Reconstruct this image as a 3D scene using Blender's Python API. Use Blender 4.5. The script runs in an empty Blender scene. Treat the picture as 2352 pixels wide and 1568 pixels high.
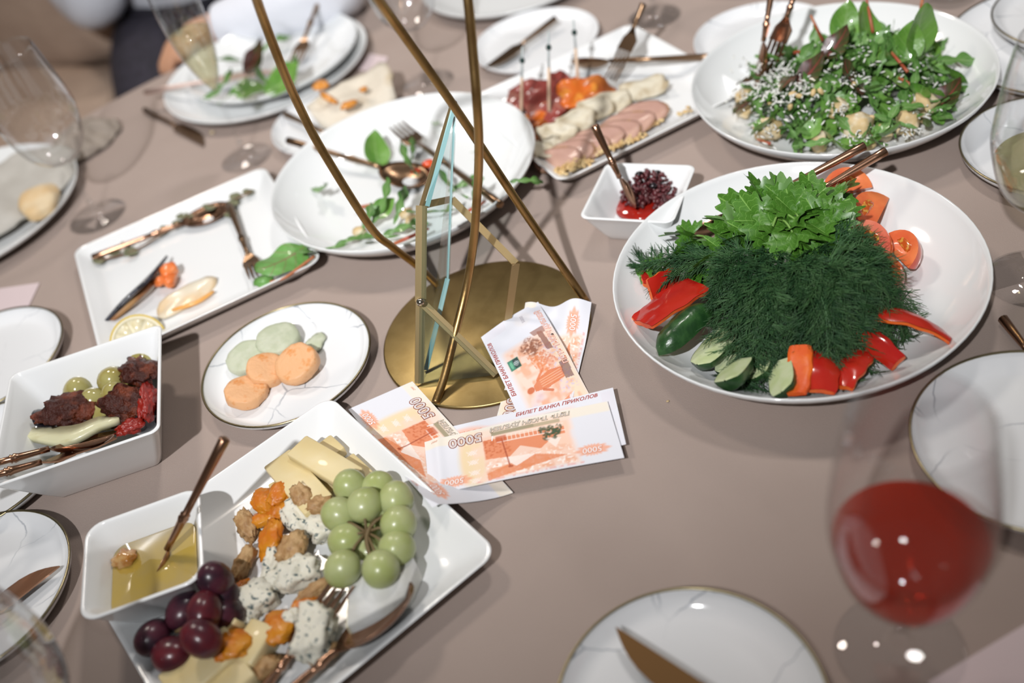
import bpy, bmesh, math, random
import numpy as np
from mathutils import Vector, Matrix, Euler, noise

SC = bpy.context.scene
COL = SC.collection
PI = math.pi
W, H, FPX = 2352.0, 1568.0, 2287.0
PITCH, ROLL, CH = 0.7277189, -0.2853640, 0.60      # table top is z = 0, camera 0.60 m above it

# ------------------------------------------------------------ camera
_f = Vector((0, math.cos(PITCH), -math.sin(PITCH)))
_r0 = Vector((1, 0, 0)); _u0 = _r0.cross(_f)
RT = _r0 * math.cos(ROLL) + _u0 * math.sin(ROLL)
UP = -_r0 * math.sin(ROLL) + _u0 * math.cos(ROLL)
CAMP = Vector((0, 0, CH))
cd = bpy.data.cameras.new('camera'); cam = bpy.data.objects.new('camera', cd); COL.objects.link(cam)
M = Matrix.Identity(4)
for i in range(3):
    M[i][0] = RT[i]; M[i][1] = UP[i]; M[i][2] = -_f[i]; M[i][3] = CAMP[i]
cam.matrix_world = M
cd.sensor_width = 36; cd.lens = 36 * FPX / W; cd.clip_start = 0.02; cd.clip_end = 60
cd.dof.use_dof = True; cd.dof.focus_distance = 0.845; cd.dof.aperture_fstop = 2.5
SC.camera = cam

def A(px, py, z=0.0):
    """point of the table scene at height z seen at photo pixel (px, py)"""
    d = RT * ((px - W / 2) / FPX) - UP * ((py - H / 2) / FPX) + _f
    return CAMP + d * ((z - CH) / d.z)

# ------------------------------------------------------------ world, lights, exposure
SC.view_settings.view_transform = 'Standard'; SC.view_settings.look = 'None'
SC.view_settings.gamma = 1; SC.view_settings.exposure = 0.0
SC.view_settings.use_curve_mapping = False
wd = bpy.data.worlds.new('room_light'); SC.world = wd; wd.use_nodes = True
wd.node_tree.nodes['Background'].inputs[0].default_value = (0.84, 0.83, 0.82, 1)
wd.node_tree.nodes['Background'].inputs[1].default_value = 0.155
SC.cycles.max_bounces = 10; SC.cycles.transparent_max_bounces = 16; SC.cycles.transmission_bounces = 8
SC.cycles.diffuse_bounces = 3; SC.cycles.glossy_bounces = 4
SC.cycles.caustics_reflective = False; SC.cycles.caustics_refractive = False

def area(name, loc, target, size, watts, col=(1, 1, 1), shape='DISK'):
    l = bpy.data.lights.new(name, 'AREA'); l.shape = shape; l.size = size; l.energy = watts; l.color = col
    o = bpy.data.objects.new(name, l); COL.objects.link(o); o.location = loc
    o.rotation_euler = (Vector(target) - Vector(loc)).to_track_quat('-Z', 'Y').to_euler()
    return o
fl_ = bpy.data.lights.new('camera_flash', 'SPOT'); fl_.energy = 235; fl_.color = (.985, .985, 1.0); fl_.shadow_soft_size = 0.028; fl_.spot_size = math.radians(62); fl_.spot_blend = 1.0
fo_ = bpy.data.objects.new('camera_flash', fl_); COL.objects.link(fo_); fo_.location = (-0.50, -0.55, 1.50)
fo_.rotation_euler = (Vector((0.24, 1.86, 0)) - Vector(fo_.location)).to_track_quat('-Z', 'Y').to_euler()
area('ceiling_spot', (-0.75, 2.15, 2.0), (0.0, 0.85, 0), 0.35, 16, (1.0, 0.90, 0.80))
area('ceiling_panel', (0.65, 1.65, 2.2), (0.45, 1.15, 0), 0.28, 15, (1.0, 0.95, 0.91))

# ------------------------------------------------------------ materials
def lin(c):
    if isinstance(c, str):
        c = [int(c[i:i + 2], 16) / 255 for i in (1, 3, 5)]
        c = [x / 12.92 if x <= 0.04045 else ((x + 0.055) / 1.055) ** 2.4 for x in c]
    return (c[0], c[1], c[2], 1.0)
MATS = {}
def pm(name, base, rough=0.5, metal=0.0, var=None, vscale=20, vlo=0.4, vhi=0.6, bump=None, sss=0, coat=0, trans=0, ior=1.45, spec=0.5, stretch=None, aniso=0, uvvein=None):
    if name in MATS: return MATS[name]
    m = bpy.data.materials.new(name); m.use_nodes = True; MATS[name] = m
    nt = m.node_tree; N = nt.nodes; L = nt.links; b = N['Principled BSDF']
    b.inputs['Base Color'].default_value = lin(base); b.inputs['Roughness'].default_value = rough
    b.inputs['Metallic'].default_value = metal; b.inputs['IOR'].default_value = ior
    b.inputs['Specular IOR Level'].default_value = spec
    if sss: b.inputs['Subsurface Weight'].default_value = sss; b.inputs['Subsurface Radius'].default_value = (.006, .004, .002); b.inputs['Subsurface Scale'].default_value = 1.0
    if coat: b.inputs['Coat Weight'].default_value = coat; b.inputs['Coat Roughness'].default_value = 0.05
    if trans: b.inputs['Transmission Weight'].default_value = trans
    tc = N.new('ShaderNodeTexCoord'); src = tc.outputs['Object']
    if stretch:
        mp = N.new('ShaderNodeMapping'); mp.inputs['Scale'].default_value = stretch; L.new(src, mp.inputs[0]); src = mp.outputs[0]
    last = None
    if var:
        n = N.new('ShaderNodeTexNoise'); n.inputs['Scale'].default_value = vscale; n.inputs['Detail'].default_value = 4
        L.new(src, n.inputs['Vector'])
        r = N.new('ShaderNodeValToRGB'); e = r.color_ramp.elements
        e[0].position = vlo; e[1].position = vhi; e[0].color = lin(base); e[1].color = lin(var)
        L.new(n.outputs[0], r.inputs[0]); last = r.outputs[0]
    if uvvein:
        veincol, wid, nside = uvvein
        sp = N.new('ShaderNodeSeparateXYZ'); L.new(tc.outputs['UV'], sp.inputs[0])
        def mth(op, a, bb=None):
            k = N.new('ShaderNodeMath'); k.operation = op
            for i, x in enumerate((a, bb)):
                if x is None: continue
                if isinstance(x, (int, float)): k.inputs[i].default_value = x
                else: L.new(x, k.inputs[i])
            return k.outputs[0]
        ab = mth('ABSOLUTE', mth('SUBTRACT', sp.outputs[1], 0.5))
        mid = mth('LESS_THAN', ab, wid)
        side = mth('LESS_THAN', mth('ABSOLUTE', mth('SINE', mth('MULTIPLY', mth('SUBTRACT', sp.outputs[0], mth('MULTIPLY', ab, 0.5)), nside * PI))), 0.16)
        mk = mth('MAXIMUM', mid, mth('MULTIPLY', side, 0.55))
        mx = N.new('ShaderNodeMix'); mx.data_type = 'RGBA'; L.new(mk, mx.inputs[0])
        if last: L.new(last, mx.inputs[6])
        else: mx.inputs[6].default_value = lin(base)
        mx.inputs[7].default_value = lin(veincol); last = mx.outputs[2]
    if last: L.new(last, b.inputs['Base Color'])
    if bump:
        n2 = N.new('ShaderNodeTexNoise'); n2.inputs['Scale'].default_value = bump[0]; n2.inputs['Detail'].default_value = 5
        L.new(src, n2.inputs['Vector'])
        bp = N.new('ShaderNodeBump'); bp.inputs['Strength'].default_value = bump[1]; bp.inputs['Distance'].default_value = bump[2] if len(bump) > 2 else 0.002
        L.new(n2.outputs[0], bp.inputs['Height']); L.new(bp.outputs[0], b.inputs['Normal'])
    return m

PORC = pm('white_porcelain', (.76, .775, .775), .10, coat=.4)
PORC2 = pm('white_porcelain_matte', (.78, .79, .79), .16, coat=.3)
CLOTH = pm('taupe_tablecloth', (.380, .305, .268), .85, var=(.350, .278, .242), vscale=7, vlo=.35, vhi=.7, bump=(900, .35, .001), spec=.25)
COPPER = pm('brushed_copper', (.46, .27, .18), .26, 1.0, var=(.36, .20, .125), vscale=30, stretch=(1, 14, 14))
BRONZE = pm('dark_bronze', (.26, .165, .10), .3, 1.0)
GOLD = pm('satin_gold', (.36, .262, .11), .40, 1.0, var=(.31, .222, .09), vscale=60, bump=(500, .08, .0005))
RODM = pm('antique_brass_rod', (.42, .27, .11), .38, 1.0, var=(.27, .16, .06), vscale=40, vlo=.45, vhi=.72, bump=(300, .2, .0006))
STRIP = pm('polished_brass', (.66, .50, .26), .36, 1.0)
RIMG = pm('gold_rim', (.26, .22, .13), .3, 1.0)

def marble():
    m = pm('veined_marble_glaze', (.78, .79, .80), .10, coat=.4); nt = m.node_tree; N = nt.nodes; L = nt.links
    tc = N.new('ShaderNodeTexCoord')
    n = N.new('ShaderNodeTexNoise'); n.inputs['Scale'].default_value = 14; n.inputs['Detail'].default_value = 6
    L.new(tc.outputs['Object'], n.inputs['Vector'])
    ad = N.new('ShaderNodeVectorMath'); ad.operation = 'MULTIPLY_ADD'; ad.inputs[1].default_value = (.035, .035, .035)
    L.new(n.outputs[1], ad.inputs[0]); L.new(tc.outputs['Object'], ad.inputs[2])
    v = N.new('ShaderNodeTexVoronoi'); v.feature = 'DISTANCE_TO_EDGE'; v.inputs['Scale'].default_value = 17
    L.new(ad.outputs[0], v.inputs['Vector'])
    r = N.new('ShaderNodeValToRGB'); e = r.color_ramp.elements
    e[0].position = 0.0; e[0].color = (1, 1, 1, 1); e[1].position = 0.016; e[1].color = (0, 0, 0, 1)
    L.new(v.outputs['Distance'], r.inputs[0])
    n3 = N.new('ShaderNodeTexNoise'); n3.inputs['Scale'].default_value = 16; L.new(tc.outputs['Object'], n3.inputs['Vector'])
    r3 = N.new('ShaderNodeValToRGB'); r3.color_ramp.elements[0].position = .42; r3.color_ramp.elements[1].position = .60
    L.new(n3.outputs[0], r3.inputs[0])
    mu = N.new('ShaderNodeMath'); mu.operation = 'MULTIPLY'; L.new(r.outputs[0], mu.inputs[0]); L.new(r3.outputs[0], mu.inputs[1])
    mx = N.new('ShaderNodeMix'); mx.data_type = 'RGBA'; L.new(mu.outputs[0], mx.inputs[0])
    mx.inputs[6].default_value = (.78, .79, .80, 1); mx.inputs[7].default_value = (.30, .33, .37, 1)
    L.new(mx.outputs[2], N['Principled BSDF'].inputs['Base Color']); return m
MARBLE = marble()

def thin_glass(name, tint=(1, 1, 1), add=0.0, edge=.8):
    m = bpy.data.materials.new(name); m.use_nodes = True; nt = m.node_tree; N = nt.nodes; L = nt.links
    N.remove(N['Principled BSDF'])
    t = N.new('ShaderNodeBsdfTransparent'); t.inputs[0].default_value = lin(tint)
    g = N.new('ShaderNodeBsdfGlossy'); g.inputs['Roughness'].default_value = 0.03
    fr = N.new('ShaderNodeLayerWeight'); fr.inputs[0].default_value = .5
    pw = N.new('ShaderNodeMath'); pw.operation = 'POWER'; pw.inputs[1].default_value = 4.0
    ma = N.new('ShaderNodeMath'); ma.operation = 'MULTIPLY_ADD'; ma.inputs[1].default_value = edge; ma.inputs[2].default_value = .045 + add; ma.use_clamp = True
    mx = N.new('ShaderNodeMixShader'); L.new(fr.outputs['Facing'], pw.inputs[0]); L.new(pw.outputs[0], ma.inputs[0]); L.new(ma.outputs[0], mx.inputs[0])
    L.new(t.outputs[0], mx.inputs[1]); L.new(g.outputs[0], mx.inputs[2]); L.new(mx.outputs[0], N['Material Output'].inputs[0])
    return m
GLASS = thin_glass('thin_clear_glass', (.988, .99, .992))
PANE = thin_glass('window_pane_glass', (.90, .95, .95), .04)
SOLIDG = thin_glass('stem_glass', (.985, .988, .99), .0, .45)
def liquid(name, c, ior=1.34, tlw=.16):
    m = bpy.data.materials.new(name); m.use_nodes = True; nt = m.node_tree; N = nt.nodes; L = nt.links
    N.remove(N['Principled BSDF'])
    g = N.new('ShaderNodeBsdfRefraction'); g.inputs['Color'].default_value = lin(c); g.inputs['IOR'].default_value = ior; g.inputs['Roughness'].default_value = .02
    tl = N.new('ShaderNodeBsdfTranslucent'); tl.inputs[0].default_value = lin(c)
    tr = N.new('ShaderNodeBsdfTransparent'); tr.inputs[0].default_value = lin(c)
    m1 = N.new('ShaderNodeMixShader'); m1.inputs[0].default_value = .78; L.new(g.outputs[0], m1.inputs[1]); L.new(tr.outputs[0], m1.inputs[2])
    m2 = N.new('ShaderNodeMixShader'); m2.inputs[0].default_value = tlw; L.new(m1.outputs[0], m2.inputs[1]); L.new(tl.outputs[0], m2.inputs[2])
    gl = N.new('ShaderNodeBsdfGlossy'); gl.inputs['Roughness'].default_value = .04
    m3 = N.new('ShaderNodeMixShader'); m3.inputs[0].default_value = .035; L.new(m2.outputs[0], m3.inputs[1]); L.new(gl.outputs[0], m3.inputs[2])
    L.new(m3.outputs[0], N['Material Output'].inputs[0]); return m
WINE = liquid('red_wine', (1.0, .27, .16), tlw=.35); WHITEW = liquid('white_wine', (.93, .90, .70)); CHAMP = liquid('sparkling_wine', (.97, .94, .76))

# ------------------------------------------------------------ mesh helpers
def mesh(name, v, f, mat=None, smooth=True, uv=None, mats=None, midx=None):
    me = bpy.data.meshes.new(name); me.from_pydata([tuple(p) for p in v], [], f)
    if smooth: me.polygons.foreach_set('use_smooth', [True] * len(me.polygons))
    if uv is not None:
        ul = me.uv_layers.new(name='uv'); idx = np.zeros(len(me.loops), np.int32); me.loops.foreach_get('vertex_index', idx)
        ul.data.foreach_set('uv', np.asarray(uv, np.float32)[idx].ravel())
    if mats:
        for m in mats: me.materials.append(m)
        if midx is not None: me.polygons.foreach_set('material_index', midx)
    elif mat: me.materials.append(mat)
    me.update(); return me
def link(name, me, parent=None, loc=None, rot=None, mw=None, scale=None):
    o = bpy.data.objects.new(name, me); COL.objects.link(o)
    if parent: o.parent = parent
    if mw is not None: o.matrix_world = mw
    if loc is not None: o.location = loc
    if rot is not None: o.rotation_euler = rot
    if scale is not None: o.scale = scale if hasattr(scale, '__len__') else (scale,) * 3
    return o
def tag(o, label=None, cat=None, group=None, kind=None):
    if label: o['label'] = label
    if cat: o['category'] = cat
    if group: o['group'] = group
    if kind: o['kind'] = kind
    return o
def thing(name, label, cat, loc=(0, 0, 0), rot=None, group=None, mw=None):
    o = link(name, None, None, loc if mw is None else None, rot, mw)
    o.empty_display_size = .01
    return tag(o, label, cat, group)
def part(name, geo, mat, parent, **k):
    v, f = geo[0], geo[1]; uv = geo[2] if len(geo) > 2 else None
    me = mesh(name, v, f, mat, k.pop('smooth', True), uv)
    if uv is None:
        bm = bmesh.new(); bm.from_mesh(me); bmesh.ops.recalc_face_normals(bm, faces=bm.faces); bm.to_mesh(me); bm.free()
    return link(name, me, parent, **k)
def copy_thing(o, label=None, loc=None, rot=None, scale=None, group=None):
    c = o.copy(); COL.objects.link(c)
    for ch in [x for x in o.children]:
        d = ch.copy(); COL.objects.link(d); d.parent = c
    if label: c['label'] = label
    if group: c['group'] = group
    if loc is not None: c.location = loc
    if rot is not None: c.rotation_euler = rot
    if scale is not None: c.scale = scale if hasattr(scale, '__len__') else (scale,) * 3
    return c

def lathe(prof, n=56):
    v, f, rows = [], [], []
    for r, z in prof:
        if r < 1e-7: rows.append([len(v)]); v.append((0, 0, z))
        else:
            rows.append(list(range(len(v), len(v) + n)))
            v += [(r * math.cos(2 * PI * i / n), r * math.sin(2 * PI * i / n), z) for i in range(n)]
    for a, b in zip(rows, rows[1:]):
        for i in range(n):
            j = (i + 1) % n
            if len(a) == 1 and len(b) == 1: continue
            if len(a) == 1: f.append((a[0], b[j], b[i]))
            elif len(b) == 1: f.append((a[i], a[j], b[0]))
            else: f.append((a[i], a[j], b[j], b[i]))
    return v, f
def rrect(hw, hd, r, z, n=6):
    r = min(r, hw * .98, hd * .98); out = []
    for cx, cy, a0 in ((hw - r, hd - r, 0), (r - hw, hd - r, PI / 2), (r - hw, r - hd, PI), (hw - r, r - hd, 1.5 * PI)):
        for i in range(n + 1):
            a = a0 + PI / 2 * i / n; out.append((cx + r * math.cos(a), cy + r * math.sin(a), z))
    return out
def loft(secs, cap0=True, cap1=True):
    v, f = [], []; n = len(secs[0])
    for s in secs: v += list(s)
    for k in range(len(secs) - 1):
        for i in range(n):
            j = (i + 1) % n; f.append((k * n + i, k * n + j, (k + 1) * n + j, (k + 1) * n + i))
    if cap0: f.append(tuple(range(n))[::-1])
    if cap1: f.append(tuple(range((len(secs) - 1) * n, len(secs) * n)))
    return v, f
def smooth_path(pts, k=6):
    P = [Vector(p) for p in pts]; out = []
    for i in range(len(P) - 1):
        p0 = P[max(i - 1, 0)]; p1 = P[i]; p2 = P[i + 1]; p3 = P[min(i + 2, len(P) - 1)]
        for s in range(k):
            t = s / k
            out.append(.5 * ((2 * p1) + (p2 - p0) * t + (2 * p0 - 5 * p1 + 4 * p2 - p3) * t * t + (3 * p1 - p0 - 3 * p2 + p3) * t ** 3))
    out.append(P[-1]); return out
def tube(pts, rad, n=10, cap=True):
    P = [Vector(p) for p in pts]; R = rad if hasattr(rad, '__len__') else [rad] * len(P)
    v, f = [], []; nrm = None
    for i, p in enumerate(P):
        t = (P[min(i + 1, len(P) - 1)] - P[max(i - 1, 0)]).normalized()
        if nrm is None: nrm = t.orthogonal().normalized()
        else: nrm = (nrm - t * nrm.dot(t)).normalized()
        b = t.cross(nrm)
        for k in range(n):
            a = 2 * PI * k / n; v.append(p + (nrm * math.cos(a) + b * math.sin(a)) * R[i])
    for i in range(len(P) - 1):
        for k in range(n):
            j = (k + 1) % n; f.append((i * n + k, i * n + j, (i + 1) * n + j, (i + 1) * n + k))
    if cap: f.append(tuple(range(n))[::-1]); f.append(tuple(range((len(P) - 1) * n, len(P) * n)))
    return v, f
def join(*gs):
    v, f, uv, hasuv = [], [], [], all(len(g) > 2 for g in gs)
    for g in gs:
        o = len(v); v += list(g[0]); f += [tuple(i + o for i in q) for q in g[1]]
        if hasuv: uv += list(g[2])
    return (v, f, uv) if hasuv else (v, f)
def xf(g, m):
    return ([m @ Vector(p) for p in g[0]],) + tuple(g[1:])
_ico = {}
def ico(s=3):
    if s not in _ico:
        bm = bmesh.new(); bmesh.ops.create_icosphere(bm, subdivisions=s, radius=1)
        bm.verts.index_update(); _ico[s] = ([v.co.copy() for v in bm.verts], [tuple(x.index for x in q.verts) for q in bm.faces]); bm.free()
    return _ico[s]
def blob(rx, ry, rz, amp=.15, freq=1.5, seed=0, s=3, box=0, ridge=0):
    """lumpy ball; box > 0 squares it off like a cut chunk"""
    v, f = ico(s); out = []; off = Vector((seed * 7.3, seed * 3.1, seed * 1.7))
    for p in v:
        q = p.copy()
        if box:
            m = max(abs(q.x), abs(q.y), abs(q.z)); q = q.lerp(q / m * .82, box)
        d = 1 + amp * noise.noise(p * freq + off) + (ridge * abs(noise.noise(p * freq * 2.3 + off)) if ridge else 0)
        q = q * d; out.append(Vector((q.x * rx, q.y * ry, q.z * rz)))
    return out, f
def poly_prism(outline, z0, z1, bevel=0):
    n = len(outline); secs = []
    c = Vector((sum(p[0] for p in outline) / n, sum(p[1] for p in outline) / n))
    def ring(z, ins): return [(c.x + (p[0] - c.x) * (1 - ins), c.y + (p[1] - c.y) * (1 - ins), z) for p in outline]
    if bevel: secs = [ring(z0, bevel), ring(z0 + (z1 - z0) * .15, 0), ring(z1 - (z1 - z0) * .15, 0), ring(z1, bevel)]
    else: secs = [ring(z0, 0), ring(z1, 0)]
    return loft(secs)
def frame(p0, p1, up=(0, 0, 1), roll=0):
    x = (Vector(p1) - Vector(p0)).normalized(); y = Vector(up).cross(x).normalized(); z = x.cross(y)
    m = Matrix((x, y, z)).transposed().to_4x4(); m.translation = Vector(p0)
    return m @ Matrix.Rotation(roll, 4, 'X')
def leaf(Ln, Wd, kind='oval', curl=0.0, fold=.25, wave=.0, seed=0, nl=10, nw=4):
    v, f, uv = [], [], []; rnd = random.Random(seed); ph = rnd.uniform(0, 6)
    for i in range(nl + 1):
        t = i / nl
        w = {'oval': math.sin(PI * min(1, .02 + t * .985) ** .8) ** .8, 'spoon': (t ** 1.4) * math.sin(PI * min(1, t * .93 + .055)) ** .5 * 1.35 + .05,
             'rocket': (.12 + .88 * t ** .9 * (1 - t ** 6)) * (.38 + .62 * abs(math.sin(t * PI * 3.2 + .4)))}[kind]
        if i == nl: w *= .25
        a = curl * t; x = Ln * (t if abs(curl) < .01 else math.sin(a) / curl); zc = 0 if abs(curl) < .01 else Ln * (1 - math.cos(a)) / curl
        for k in range(nw + 1):
            s = k / nw * 2 - 1; y = Wd / 2 * w * s
            z = zc + fold * abs(y) + wave * Wd * math.sin(t * 9 + ph + s * 1.7) * abs(s)
            v.append((x, y, z)); uv.append((t, k / nw))
    for i in range(nl):
        for k in range(nw):
            a = i * (nw + 1) + k; f.append((a, a + nw + 1, a + nw + 2, a + 1))
    return v, f, uv
def spin(p, yaw, tilt=0, roll=0, sc=1):
    return Matrix.Translation(Vector(p)) @ Matrix.Rotation(yaw, 4, 'Z') @ Matrix.Rotation(-tilt, 4, 'Y') @ Matrix.Rotation(roll, 4, 'X') @ Matrix.Scale(sc, 4)
def unit(a): return Vector((math.cos(a), math.sin(a), 0))

# ------------------------------------------------------------ setting: floor, table, cloth
TC = Vector((-0.02, 0.70, 0)); TR = 0.875
FLOOR = pm('dark_wood_floor', (.10, .062, .042), .45, var=(.15, .09, .06), vscale=5, stretch=(1, 8, 1))
fl = part('floor', ([(-4, -3, -.75), (4, -3, -.75), (4, 6, -.75), (-4, 6, -.75), (-4, -3, -.8), (4, -3, -.8), (4, 6, -.8), (-4, 6, -.8)],
    [(0, 1, 2, 3), (7, 6, 5, 4), (0, 4, 5, 1), (1, 5, 6, 2), (2, 6, 7, 3), (3, 7, 4, 0)]), FLOOR, None, smooth=False); tag(fl, kind='structure')
WALL = pm('warm_grey_wall', (.66, .64, .62), .8)
def wall(name, x0, x1, y0, y1):
    v = [(x, y, z) for z in (-.75, 2.35) for x, y in ((x0, y0), (x1, y0), (x1, y1), (x0, y1))]
    tag(part(name, (v, [(3, 2, 1, 0), (4, 5, 6, 7), (0, 1, 5, 4), (1, 2, 6, 5), (2, 3, 7, 6), (3, 0, 4, 7)]), WALL, None, smooth=False), kind='structure')
wall('wall_back', -4, 4, 6, 6.1); wall('wall_front', -4, 4, -3.1, -3); wall('wall_left', -4.1, -4, -3, 6); wall('wall_right', 4, 4.1, -3, 6)
tb = thing('banquet_table', 'large round banquet table hidden under the taupe tablecloth', 'table', (TC.x, TC.y, -.75))
WOOD = pm('table_wood', (.22, .14, .08), .5)
part('tabletop', lathe([(0, .742), (.84, .742), (.86, .735), (.86, .715), (0, .715)], 64), WOOD, tb)
for k in range(4):
    a = PI / 4 + k * PI / 2
    part('leg', tube([unit(a) * .6 + Vector((0, 0, z)) for z in (0, .36, .716)], [.022, .022, .026]), WOOD, tb)
def cloth():
    n = 180; v, f = [], []; rows = []
    for r in (0, .25, .5, .7, .83): rows.append((r, 0, 0))
    for k in range(7):
        a = k / 6 * PI / 2; rows.append((TR - .018 + .018 * math.sin(a), -.018 + .018 * math.cos(a), 0))
    for k in range(1, 9): rows.append((TR + .012 * k / 8, -.018 - .70 * k / 8, k / 8))
    ids = []
    for r, z, w in rows:
        if r == 0: ids.append([len(v)]); v.append((0, 0, z)); continue
        ids.append(list(range(len(v), len(v) + n)))
        for i in range(n):
            a = 2 * PI * i / n
            rr = r + w * .045 * math.sin(a * 17 + .8 * math.sin(a * 3)) + w * .015 * math.sin(a * 41)
            v.append((rr * math.cos(a), rr * math.sin(a), z))
    for a, b in zip(ids, ids[1:]):
        for i in range(n):
            j = (i + 1) % n
            if len(a) == 1: f.append((a[0], b[i], b[j]))
            else: f.append((a[i], b[i], b[j], a[j]))
    return v, f
o = part('tablecloth', cloth(), CLOTH, None, loc=TC); tag(o, 'plain taupe cloth covering the whole round table', 'tablecloth')

# ------------------------------------------------------------ round plates
def coupe(R, Hh, flat=.66, th=.0028):
    base = .0075 if Hh > .03 else .0045
    inn = [(0, base)]
    for t in (.3, .6, .8, 1): inn.append((flat * R * t, base + .0002 * t))
    for t in (.2, .4, .6, .8, .93): inn.append((R * (flat + (1 - flat) * t), base + (Hh - base) * t ** 1.9))
    rim = [(R * .992, Hh - .0004), (R, Hh), (R * 1.003, Hh - .0012)]
    out = []
    for t in (.93, .8, .6, .4, .2): out.append((R * (flat + (1 - flat) * t) + .0012, base + (Hh - base) * t ** 1.9 - th - .0006 * (1 - t)))
    out += [(R * (flat - .02), .0022), (R * (flat - .03), 0), (R * (flat - .06), 0), (R * (flat - .08), .002), (0, .002)]
    return lathe(inn + rim + out, 80)
def ring(R, z, r=.0008):
    return lathe([(R + r * math.cos(a), z + r * math.sin(a)) for a in [i / 6 * 2 * PI for i in range(7)]], 80)
BIGP = None
def big_plate(c, label, R=.152, Hh=.04, z=0, rz=0):
    o = part('serving_plate', coupe(R, Hh), PORC, None, loc=(c[0], c[1], z)); o.rotation_euler.z = rz
    return tag(o, label, 'plate', 'large white coupe serving plates')
big_plate((.244, .620), 'large white serving plate holding raw vegetables, dill and parsley')
big_plate((.406, .891), 'large white serving plate heaped with dressed green salad')
big_plate((-.062, .959), 'large white serving plate with only scraps of salad and two utensils left', .149)
def small_plate(c, label, rz, rim=True, R=.081, z=0, mat=None):
    if rim:
        t = thing('side_plate', label, 'plate', (c[0], c[1], z), (0, 0, rz), 'small gold rimmed side plates')
        part('plate_body', coupe(R, .0155, .8, .0022), mat or MARBLE, t)
        q = part('gold_rim', ring(R * 1.0015, .0153, .0011), RIMG, t); q['label'] = 'thin gold rim'
        return t
    o = part('side_plate', coupe(R, .0155, .8, .0022), mat or MARBLE, None, loc=(c[0], c[1], z), rot=(0, 0, rz))
    return tag(o, label, 'plate', 'small gold rimmed side plates')
small_plate((-.207, .719), 'gold rimmed marble side plate holding orange and green spread slices', .4)
small_plate((.041, .290), 'marble side plate with one copper knife in the front middle of the table', 1.3, R=.083)
small_plate((.333, .407), 'marble side plate behind the glass of red wine', 2.2, R=.083)
small_plate((.533, .709), 'gold rimmed side plate behind the glass of white wine', 3.0)
small_plate((-.528, .860), 'marble side plate beside the pink card behind the olive bowl', 4.1)
small_plate((-.473, .549), 'marble side plate with a knife beside the honey dish', 5.2)
small_plate((-.497, .700), 'marble side plate mostly hidden behind the white olive bowl', .9, R=.080)
small_plate((-.137, 1.160), 'side plate under a torn piece of flatbread', 2.7, False)
small_plate((.140, 1.213), 'white side plate with a knife behind the cold cut platter', 3.3, False, .083)
small_plate((.387, 1.055), 'white side plate tucked behind the large salad plate', 1.1, False)
small_plate((.648, .870), 'gold rimmed plate under another at the right of the salad', 1.9, True, .118)
small_plate((.675, .900), 'gold rimmed smaller plate stacked on a plate right of the salad', .2, True, .083, .0075)
o = part('dinner_plate', coupe(.135, .02, .7, .003), PORC, None, loc=(.151, 1.431, 0)); tag(o, 'white dinner plate cut by the top of the photo above the small plate', 'plate')
o = part('dinner_plate', coupe(.12, .018, .7, .003), PORC, None, loc=(.47, 1.29, 0)); tag(o, 'white plate at the far edge behind the salad plate', 'plate')
o = part('dinner_plate', coupe(.148, .02, .72, .003), PORC, None, loc=(-.224, 1.362, 0)); tag(o, 'lower dinner plate of the stack beside the champagne flute', 'plate')
o = part('dinner_plate', coupe(.125, .02, .72, .003), PORC, None, loc=(-.212, 1.372, .0082)); tag(o, 'upper plate of the stack with leftover greens, beside the champagne flute', 'plate')
o = part('dinner_plate', coupe(.155, .02, .72, .003), PORC, None, loc=(-.632, 1.190, 0)); tag(o, 'white dinner plate under the grey napkin at left', 'plate')

# ------------------------------------------------------------ square dishes
def square_dish(name, label, c, hw, hd, ang, Hh, taper, rc, th, floor_z, foot=.6, z=0, loft_flare=True):
    o_ = []
    secs = [rrect(hw - taper - .006, hd - taper - .006, rc * .7, .002), rrect(hw - taper - .004, hd - taper - .004, rc * .7, 0), rrect(hw - taper, hd - taper, rc * .8, .0012)]
    for t in (.25, .5, .75, .95): secs.append(rrect(hw - taper * (1 - t), hd - taper * (1 - t), rc * (.8 + .2 * t), Hh * (t ** (1.3 if taper > .02 and Hh < .03 else 1))))
    secs += [rrect(hw, hd, rc, Hh * .985), rrect(hw - th * .3, hd - th * .3, rc, Hh), rrect(hw - th * .8, hd - th * .8, rc * .95, Hh)]
    for t in (.93, .7, .45, .22, .06): secs.append(rrect(hw - th - taper * (1 - t), hd - th - taper * (1 - t), rc * .9, floor_z + (Hh - floor_z) * (t ** (1.3 if taper > .02 and Hh < .03 else 1.05))))
    secs.append(rrect(hw - th - taper - .008, hd - th - taper - .008, rc * .8, floor_z))
    o = part(name, loft(secs), PORC2, None, loc=(c[0], c[1], z), rot=(0, 0, ang))
    md = o.modifiers.new('bevel', 'BEVEL'); md.width = .0008; md.segments = 2; md.limit_method = 'ANGLE'; md.angle_limit = .7
    return tag(o, label, 'dish' if Hh > .03 else 'platter')
R_ = math.radians
square_dish('square_platter', 'square white platter with cheeses, grapes, apricots and walnuts', (-.215, .487), .121, .121, R_(28.5), .02, .022, .014, .003, .006)
square_dish('square_platter', 'square white platter of sliced cold meats and skewers', (.176, 1.018), .122, .120, R_(17), .02, .022, .014, .003, .006)
square_dish('square_platter', 'square white platter with leftover fish, lemon slice and eucalyptus twig', (-.309, .936), .119, .117, R_(15.5), .02, .022, .014, .003, .006)
square_dish('square_bowl', 'deep square white bowl of olives and dried tomatoes', (-.379, .692), .0735, .0735, R_(4), .06, .026, .008, .0032, .006)
square_dish('square_dip_dish', 'small square white dish holding honey and a spoon', (-.309, .507), .0465, .0465, R_(5), .045, .018, .014, .0035, .006, z=.0062)
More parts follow.
